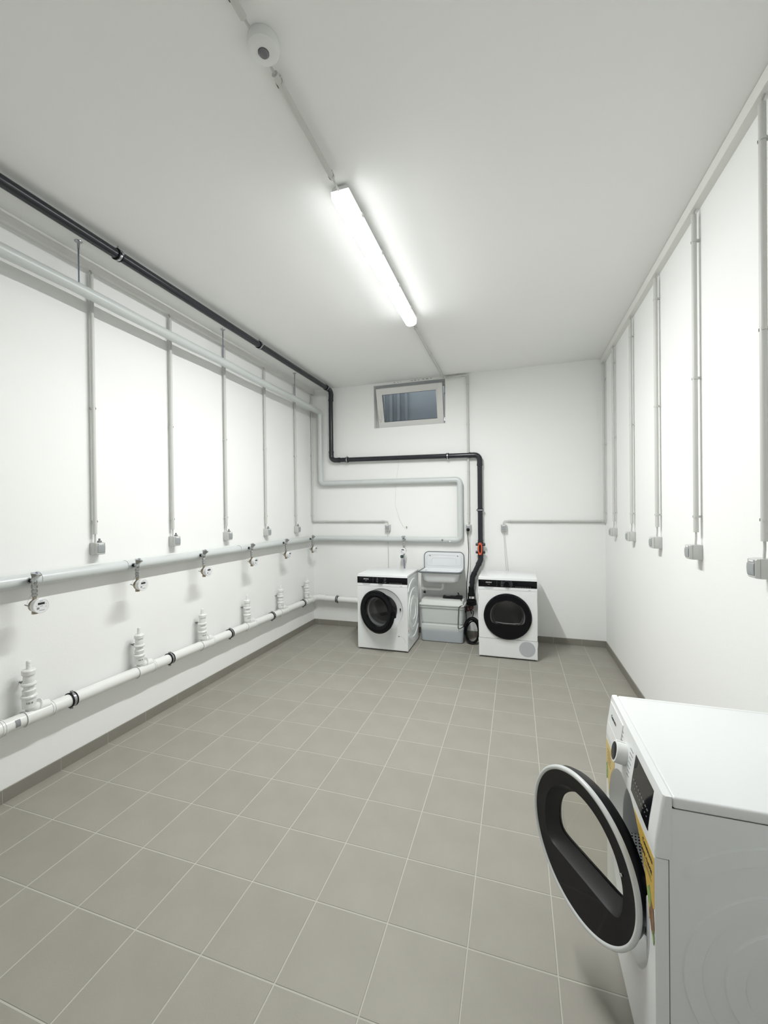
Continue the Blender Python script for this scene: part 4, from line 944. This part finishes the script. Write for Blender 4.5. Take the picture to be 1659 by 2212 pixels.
# container drawer with brand and grip
dw = patch(-h+0.020, -0.088, 0.716, 0.832, 0.0026, 'container_drawer', 'lacquer', fas, thick=0.002)
patch(-h+0.035, -0.098, 0.722, 0.760, 0.0032, 'grip_recess', 'plastic', dw, thick=0.0003)
text('Constructa', 0.0155, 'lettering', 'ink', dw, Matrix.Translation((-h+0.098, fy(0.797)-0.0040, 0.797)) @ Matrix.Rotation(PI/2-R(10), 4, 'X'))
# lower front with dish and opening
b = MB(); outer = rect_rays(-h+0.003, 0.018, h-0.003, 0.690, 0, dcz, 96)
oc = circ(0.2445, 96, 0, dcz); o2 = circ(0.237, 96, 0, dcz); o3 = circ(0.205, 96, 0, dcz); o4 = circ(0.196, 96, 0, dcz)
lpo = [[(x, 0.0005, z) for x, z in outer], [(x, 0.0005, z) for x, z in oc], [(x, 0.0085, z) for x, z in o2], [(x, 0.030, z) for x, z in o3], [(x, 0.036, z) for x, z in o4]]
b.loft(lpo)
def edge(k, y): return [(x+(0.003 if x > 0 else -0.003)*(abs(abs(x)-(h-0.003)) < 1e-4)*k, y, z) for x, z in outer]
b.loft([[(x, 0.0005, z) for x, z in outer], edge(0.7, 0.003), edge(1.0, 0.008), edge(1.0, 0.0295)])
lf = b.done('front_panel', 'lacquer', near, ang=30)
b = MB(); b.lathe([(0.197, 0.0), (0.190, 0.012), (0.186, 0.075), (0.205, 0.085)], Matrix.Translation((0, 0.035, dcz)) @ Matrix.Rotation(-PI/2, 4, 'X'), 64); b.done('opening_collar', 'dishgrey', near)
# drum with UVs for the perforation
b = MB(); b.lathe([(0.205, 0.0), (0.262, 0.012), (0.262, 0.36)], Matrix.Translation((0, 0.12, dcz)) @ Matrix.Rotation(-PI/2, 4, 'X'), 64)
drm = b.done('drum', mat('drum_sheet', (0.30, 0.31, 0.33), 0.3, metal=0.6), near)
b = MB(); b.lathe([(0.2625, 0.0), (0, 0.01)], Matrix.Translation((0, 0.48, dcz)) @ Matrix.Rotation(-PI/2, 4, 'X'), 48); b.done('drum_back', mat('drum_back_sheet', (0.35, 0.36, 0.38), 0.35, metal=0.5), drm)
# perforated filter housing standing in the mouth of the drum
b = MB(); bm2 = b.bm; uvl = bm2.loops.layers.uv.new('UVMap')
n = 20; rws = []
for k in range(n+1):
    a = R(-118+56*k/n+60); 
    a = R(193+62*k/n); rr = 0.182
    rws.append([(rr*math.cos(a), 0.038, dcz+rr*math.sin(a)), (rr*math.cos(a)*0.99, 0.095, dcz+rr*math.sin(a)*0.99)])
vs_ = [[bm2.verts.new(p) for p in r_w] for r_w in rws]
for k in range(n):
    f = bm2.faces.new([vs_[k][0], vs_[k][1], vs_[k+1][1], vs_[k+1][0]])
    us = [(k*0.0113, 0), (k*0.0113, 0.057), ((k+1)*0.0113, 0.057), ((k+1)*0.0113, 0)]
    for lp_, uv in zip(f.loops, us): lp_[uvl].uv = uv
b.done('perforated_filter', 'dots', near)
b = MB()
for sx in (-1, 1):
    for yy_ in (0.06, Dp-0.06): b.lathe([(0, 0), (0.02, 0), (0.02, 0.008), (0.008, 0.010), (0.008, 0.018), (0, 0.018)], Matrix.Translation((sx*(h-0.05), yy_, 0.0004)), 14)
b.done('feet', 'rubber', near)
# stickers on the lower front: local x = 0.300 - world y
def sticker(poly, name, material, par, y0=-0.0003, th=0.0006): 
    b = MB(); b.prism(poly, y0, y0+th, XZ); return b.done(name, material, par, smooth=False)
def arc_poly(side):
    # area outside the dish, bounded by the panel edge
    pts_ = []
    for k in range(13):
        a = R(52-3.6*k) if side > 0 else R(128+3.6*k)
        pts_.append((0.247*math.cos(a), dcz+0.247*math.sin(a)))
    xe = side*(h-0.006)
    return pts_, xe
pr_, xe = arc_poly(1)
yr = sticker([(0.100, 0.682)]+[(p[0], p[1]) for p in pr_ if p[1] < 0.682]+[(0.262, 0.535), (xe, 0.555), (xe, 0.682)], 'sticker', 'yellow', lf)
pr_, xe = arc_poly(-1)
yl = sticker([(-0.150, 0.682)]+[(p[0], p[1]) for p in pr_ if p[1] < 0.662]+[(-0.262, 0.545), (xe, 0.530), (xe, 0.682)], 'sticker', 'yellow2', lf)
sticker([(0.245, 0.515), (0.262, 0.556), (0.280, 0.545), (0.286, 0.500), (0.276, 0.470), (0.262, 0.478)], 'sticker_picture', 'brown', lf, -0.0009)
sticker([(0.228, 0.560), (0.250, 0.585), (0.262, 0.560), (0.258, 0.532), (0.242, 0.535)], 'sticker_picture', 'leaf', lf, -0.0011)
sticker([(0.268, 0.482), (0.280, 0.492), (0.286, 0.470), (0.280, 0.455)], 'sticker_picture', 'leaf', lf, -0.0012)
sticker([(-0.283, 0.530), (-0.262, 0.545), (-0.258, 0.570), (-0.268, 0.600), (-0.283, 0.590)], 'sticker_picture', 'leaf', lf, -0.0009)
TM = lambda x, z: TXZ(x, -0.0008, z)
text('Constructa', 0.0185, 'lettering', 'ink', yr, TM(0.232, 0.662)); text('GANZ CLEVER', 0.0150, 'lettering', 'ink', yr, TM(0.222, 0.630))
b = MB(); b.box((0.200, -0.0009, 0.613), (0.262, 0.0, 0.6145)).box((0.214, -0.0009, 0.606), (0.266, 0.0, 0.6075)); b.done('small_print', 'ink', yr, smooth=False)
b = MB()
for k in range(5): b.box((-0.262, -0.0009, 0.655-k*0.012), (-0.215+0.004*(k % 3), 0.0, 0.6575-k*0.012))
b.done('small_print', 'brown', yl, smooth=False)
# the open door: built about its own centre, outer face towards local -Y of the door frame
DA = R(32.3)
dctr = Vector((2.7611, 0.2896, 0.4537))
inv = Matrix.Translation((2.9025, 0.300, 0)) @ Matrix.Rotation(-PI/2, 4, 'Z')
lc = inv.inverted() @ dctr
n = 96
oc = [(math.cos(-PI/2+2*PI*k/n), math.sin(-PI/2+2*PI*k/n)) for k in range(n)]
def C_(r, y, dx_=0.0): return [(x*r+dx_, y, z*r) for x, z in oc]
ds = dshape(0.177, -0.088, n, 0.035); d2 = dshape(0.152, -0.056, n, 0.035)
sc = lambda pts, f: [(x*f, z*f) for x, z in pts]
P_ = lambda pts, y: [(x, y, z) for x, z in pts]
b = MB(); b.loft([C_(0.2235, 0.0035), P_([(0.5*(x1*0.2235+x2), 0.5*(z1*0.2235+z2)) for (x1, z1), (x2, z2) in zip(oc, ds)], 0.0052), P_(ds, 0.0055)])
door = b.done('door', 'gloss_black', near, ang=30)
b = MB(); b.loft([C_(0.2232, 0.005), C_(0.2245, 0.0), C_(0.2300, -0.0018), C_(0.2345, -0.0005), C_(0.2375, 0.004), C_(0.2372, 0.011), C_(0.233, 0.013), C_(0.226, 0.0128), C_(0.2232, 0.005)]); b.done('door_ring', 'ring', door, ang=60)
b = MB(); b.loft([P_(ds, 0.0055), P_(sc(ds, 0.985), 0.012), P_(d2, 0.046), P_(sc(d2, 0.985), 0.047)]); b.done('window_funnel', 'funnel', door, ang=40)
b = MB(); b.prism([(x, z) for x, z in sc(d2, 0.995)], 0.0455, 0.0470, XZ); b.done('window_glass', 'doorglass', door, smooth=False)
b = MB(); b.loft([P_(sc(d2, 1.0), 0.060), P_(sc(d2, 0.97), 0.085), P_([(x*0.86, z*0.86-0.002) for x, z in d2], 0.108), P_([(x*0.80, z*0.80-0.002) for x, z in d2], 0.110)], cap1=True); b.done('glass_bowl', 'doorglass', door, ang=60)
# black housing behind the ring, with the latch bump towards the free side
b = MB()
def hous(r, y, bump=0.0):
    o_ = []
    for x, z in oc:
        a = math.degrees(math.atan2(z, -x))          # free side is local -X
        k_ = math.exp(-((a-62)/20)**2)*bump
        o_.append((x*(r+k_), y, z*(r+k_)))
    return o_
b.loft([C_(0.2335, 0.0125), hous(0.2315, 0.020, 0.001), hous(0.2265, 0.040, 0.004), hous(0.216, 0.058, 0.005), hous(0.206, 0.063, 0.0), C_(0.170, 0.064), P_(sc(d2, 1.03), 0.060), P_(sc(d2, 1.0), 0.052)])
b.done('door_housing', 'satin_black', door, ang=28)
for z_ in (-0.088, 0.062):
    b = MB(); b.box((0.150, 0.058, z_-0.012), (0.222, 0.066, z_+0.012), bev=0.002); b.done('hinge_plate', 'zinc', door, ang=28)
b = MB(); b.lathe([(0.0045, 0), (0.005, 0.002), (0.003, 0.004), (0, 0.004)], Matrix.Translation((0.172, 0.0055, 0.062)) @ Matrix.Rotation(PI/2, 4, 'X'), 14); b.done('screw_cap', 'chrome', door)
door.location = lc; door.rotation_euler = (0, 0, DA)
b = MB(); b.box((0.205, 0.002, dcz-0.10), (0.228, 0.034, dcz+0.07), bev=0.005); b.done('hinge', 'dishgrey', near)

# ================================================================== SINK
sk = empty('wall_sink', (1.7185, YB, 0.83), label='white enamelled utility sink with grey rim on the back wall', cat='sink')
x0, x1 = -0.246, 0.248
b = MB(); pl = rrect(x0+0.002, -0.015, x1-0.002, 0.203, [0.055, 0.055, 0.004, 0.004], 8); b.prism(pl, -0.016, -0.010, XZ, bev=0.0015)
bs = b.done('splashback', 'enamel', sk, ang=40)
b = MB()
for a0, a1_, h0 in ((0.035, 0.165, 0.004), (0.095, 0.120, 0.0)):
    lpp = rrect(x0+a0, 0.030+h0*2, x1-a0, 0.168-(a0-0.035)*0.6, 0.03, 5); b.tube([(x, -0.0172, z) for x, z in lpp], 0.0028, seg=8, closed=True)
b.done('pressed_frame', 'enamel', bs)
b = MB()
for sx in (-1, 1): b.lathe([(0, 0.004), (0.006, 0.003), (0.008, 0)], Matrix.Translation((sx*0.172, -0.016, 0.155)) @ Matrix.Rotation(PI/2, 4, 'X'), 14)
b.done('fixing_screws', 'chrome', bs)
b = MB(); edge_ = [(x, -0.0135, z) for x, z in rrect(x0, -0.06, x1, 0.205, [0.056, 0.056, 0.004, 0.004], 8) if z > -0.003]
edge_ = [(x1, -0.0135, 0.0)]+edge_+[(x0, -0.0135, 0.0)]
b.tube(edge_, 0.0055, seg=8)
fr_ = [(x0, -0.010, 0.0)]+[(x, y, 0.0) for x, y in rrect(x0-0.004, -0.372, x1+0.004, 0.5, 0.055, 8) if y < -0.2]+[(x1, -0.010, 0.0)]
b.tube(fr_, [0.007]+[0.0105]*(len(fr_)-2)+[0.007], seg=10); b.done('rim', 'rim', sk, ang=60)
b = MB()
def RR(x0_, y0_, x1_, y1_, r, z): return [(x, y, z) for x, y in rrect(x0_, y0_, x1_, y1_, r, 6)]
b.loft([RR(x0, -0.368, x1, -0.012, 0.05, 0.002), RR(x0+0.018, -0.352, x1-0.018, -0.030, 0.045, -0.002), RR(x0+0.040, -0.335, x1-0.032, -0.045, 0.05, -0.030), RR(x0+0.050, -0.325, x1-0.042, -0.055, 0.055, -0.100), RR(x0+0.066, -0.305, x1-0.058, -0.075, 0.055, -0.122), RR(x0+0.12, -0.25, x1-0.12, -0.12, 0.05, -0.126)], cap1=True)
b.loft([RR(x0, -0.368, x1, -0.012, 0.05, 0.001), RR(x0+0.036, -0.338, x1-0.028, -0.042, 0.05, -0.010), RR(x0+0.046, -0.328, x1-0.038, -0.052, 0.055, -0.104), RR(x0+0.063, -0.308, x1-0.055, -0.072, 0.055, -0.127), RR(x0+0.12, -0.25, x1-0.12, -0.12, 0.05, -0.130)], cap1=True)
b.done('basin', 'enamel', sk, ang=50)
b = MB(); b.lathe([(0, -0.130), (0.026, -0.130), (0.026, -0.142), (0.018, -0.146), (0.018, -0.168), (0.022, -0.170), (0.022, -0.182), (0, -0.182)], Matrix.Translation((0.008, -0.145, 0)), 20)
b.tube([(0.008, -0.145, -0.175), (0.008, -0.145, -0.236), (-0.235, -0.145, -0.238)], 0.017, rad=0.035, seg=14)
b.cyl((-0.20, -0.145, -0.238), (-0.185, -0.145, -0.238), 0.022).cyl((-0.255, -0.145, -0.238), (-0.225, -0.145, -0.238), 0.024, seg=12)
b.done('drain_bend', 'drain', sk)
b = MB(); b.tube([(-0.245, -0.145, -0.02-0.0), (-0.245, -0.145, -0.235), (-0.245, -0.005, -0.26)], 0.0155, rad=0.03, seg=14); b.cyl((-0.245, -0.145, -0.205), (-0.245, -0.145, -0.25), 0.021, seg=12); b.done('overflow_pipe', 'drain', sk)
b = MB(); b.cyl((-0.228, -0.16, -0.275), (-0.205, -0.16, -0.280), 0.014, seg=12); b.done('drain_cap', 'rubber', sk)

# ================================================================== TANK
tk = empty('pump_tank', (1.735, 3.755, 0), label='milky plastic pump tank with lid under the sink', cat='tank')
def TR(hx, hy, r, z): return [(x, y, z) for x, y in rrect(-hx, -hy, hx, hy, r, 6)]
b = MB(); b.loft([TR(0.238, 0.118, 0.03, 0.0005), TR(0.250, 0.130, 0.04, 0.012), TR(0.254, 0.133, 0.04, 0.185), TR(0.250, 0.130, 0.04, 0.200), TR(0.240, 0.120, 0.04, 0.206), TR(0.240, 0.120, 0.04, 0.222), TR(0.247, 0.127, 0.04, 0.229), TR(0.255, 0.134, 0.04, 0.402), TR(0.266, 0.146, 0.04, 0.405), TR(0.268, 0.148, 0.04, 0.414), TR(0.250, 0.130, 0.04, 0.418)], cap0=True); b.done('container', 'tank', tk, ang=40)
b = MB(); b.loft([TR(0.255, 0.134, 0.04, 0.418), TR(0.262, 0.142, 0.04, 0.424), TR(0.271, 0.151, 0.04, 0.438), TR(0.268, 0.148, 0.04, 0.447), TR(0.256, 0.137, 0.045, 0.452), TR(0.248, 0.118, 0.045, 0.484), TR(0.236, 0.104, 0.045, 0.492)], cap0=True, cap1=True); b.done('lid', 'tanklid', tk, ang=35)
b = MB(); b.lathe([(0.030, 0), (0.030, 0.016), (0.024, 0.020), (0, 0.020)], Matrix.Translation((0.252, 0.128-0.0, 0.355)) @ Matrix.Rotation(PI/2, 4, 'Y'), 20); 
b.bm.free()
b = MB(); b.box((0.2545, 0.06, 0.315), (0.268, 0.125, 0.395), bev=0.004); b.done('outlet_flange', 'rubber', tk)
# black device on the lid
dv_ = empty('control_box', (1.848, 3.785, 0.4925), R(-2), label='black control box with a cord lying on the tank lid', cat='control box')
b = MB(); b.box((-0.115, -0.035, 0.0), (0.115, 0.035, 0.030), bev=0.005); b.done('case', 'battery', dv_)
b = MB(); b.box((-0.085, -0.025, 0.0300), (-0.03, 0.015, 0.0312)); b.done('panel', 'greyink', dv_, smooth=False)
b = MB(); b.box((0.04, -0.03, 0.0295), (0.112, 0.03, 0.040), bev=0.005); b.done('raised_end', 'battery', dv_)
# cords
def cord(name, pts, r, material, label, seg=8, rad=0.05, cat='cord', par=None):
    b = MB(); b.tube(pts, r, seg=seg, rad=rad, n=8); o = b.done(name, material)
    if par:
        o.data.transform((Matrix.Translation(par.location) @ Matrix.Rotation(par.rotation_euler.z, 4, 'Z')).inverted()); o.parent = par; return o
    return tag(o, label, cat)
coil = empty('cable_coil', (2.085, 3.70, 0), label='coil of black cable standing on the floor between tank and dryer', cat='cable coil')
for i, (rx, rz_, dy, cz_, r) in enumerate([(0.086, 0.140, 0.0, 0.151, 0.0095), (0.080, 0.132, 0.020, 0.143, 0.0095), (0.072, 0.128, -0.018, 0.152, 0.0085), (0.088, 0.130, 0.038, 0.140, 0.009), (0.068, 0.114, 0.012, 0.130, 0.007), (0.082, 0.137, -0.032, 0.148, 0.0075), (0.076, 0.136, 0.008, 0.147, 0.009), (0.084, 0.128, -0.010, 0.139, 0.009)]):
    b = MB(); b.tube([(rx*math.cos(a)+0.004*math.sin(2*a+i), dy+0.03*math.sin(a), max(cz_+rz_*math.sin(a), r+0.001)) for a in [2*PI*k/48 for k in range(48)]], r, seg=8, closed=True); b.done('winding', 'rubber', coil)
cord('power_cord', [(1.925, 3.775, 0.545), (1.905, 3.76, 0.580), (1.960, 3.68, 0.500), (2.022, 3.62, 0.400), (2.027, 3.60, 0.30), (1.990, 3.60, 0.205)], 0.0042, 'rubber', 'black cord rising from the control box and falling over the tank corner', rad=0.03, par=dv_)
cord('power_cord', [(2.085, 3.70, 0.30), (2.105, 3.72, 0.36), (2.055, 3.66, 0.415), (1.945, 3.595, 0.462), (1.935, 3.592, 0.30), (1.930, 3.592, 0.165), (1.99, 3.61, 0.21), (2.05, 3.66, 0.27)], 0.0042, 'rubber', 'black cord hanging in a loop at the right front corner of the tank', rad=0.035, par=coil)
cord('power_cord', [(0.992, YB-0.03, 1.297), (0.995, YB-0.03, 1.25), (1.008, YB-0.05, 1.0), (1.016, YB-0.09, 0.80), (1.016, YB-0.10, 0.6)], 0.0038, 'cable', 'grey cord hanging from the left back wall socket behind the washing machine', rad=0.2, par=wm)
cord('power_cord', [(2.027, YB-0.075, 1.305), (2.024, YB-0.085, 1.26), (2.034, YB-0.02-0.06, 1.05), (2.030, YB-0.095, 0.90), (2.012, YB-0.115, 0.70), (2.010, 3.78, 0.50), (2.075, 3.74, 0.33)], 0.0046, 'rubber', 'black cord falling from the middle back wall socket past the sink', rad=0.15, par=tk)
cord('power_cord', [(2.442, YB-0.03, 1.295), (2.443, YB-0.04, 1.24), (2.452, YB-0.06, 1.05), (2.468, YB-0.09, 0.84), (2.47, YB-0.10, 0.6)], 0.0034, 'cable', 'thin grey cord hanging from the right back wall socket behind the far dryer', rad=0.2, par=dr_)
cord('thread', [(1.150, YB-0.003, 2.325), (1.150, YB-0.004, 2.20), (1.105, YB-0.004, 1.90), (1.092, YB-0.004, 1.63), (1.15, YB-0.004, 1.44), (1.20, YB-0.005, 1.345), (1.225, YB-0.006, 1.335)], 0.0011, 'string', 'thin pale wire hanging down the back wall above the water meter', seg=5, rad=0.1, cat='wire')
b = MB(); b.cyl((1.245, YB, 1.345), (1.245, YB-0.022, 1.345), 0.004, seg=8).lathe([(0, 0), (0.008, 0), (0.009, 0.006), (0, 0.010)], Matrix.Translation((1.245, YB-0.016, 1.345)) @ Matrix.Rotation(PI/2, 4, 'X'), 10)
tag(b.done('wall_hook', 'brass'), 'small metal hook in the back wall above the water meter', 'hook')
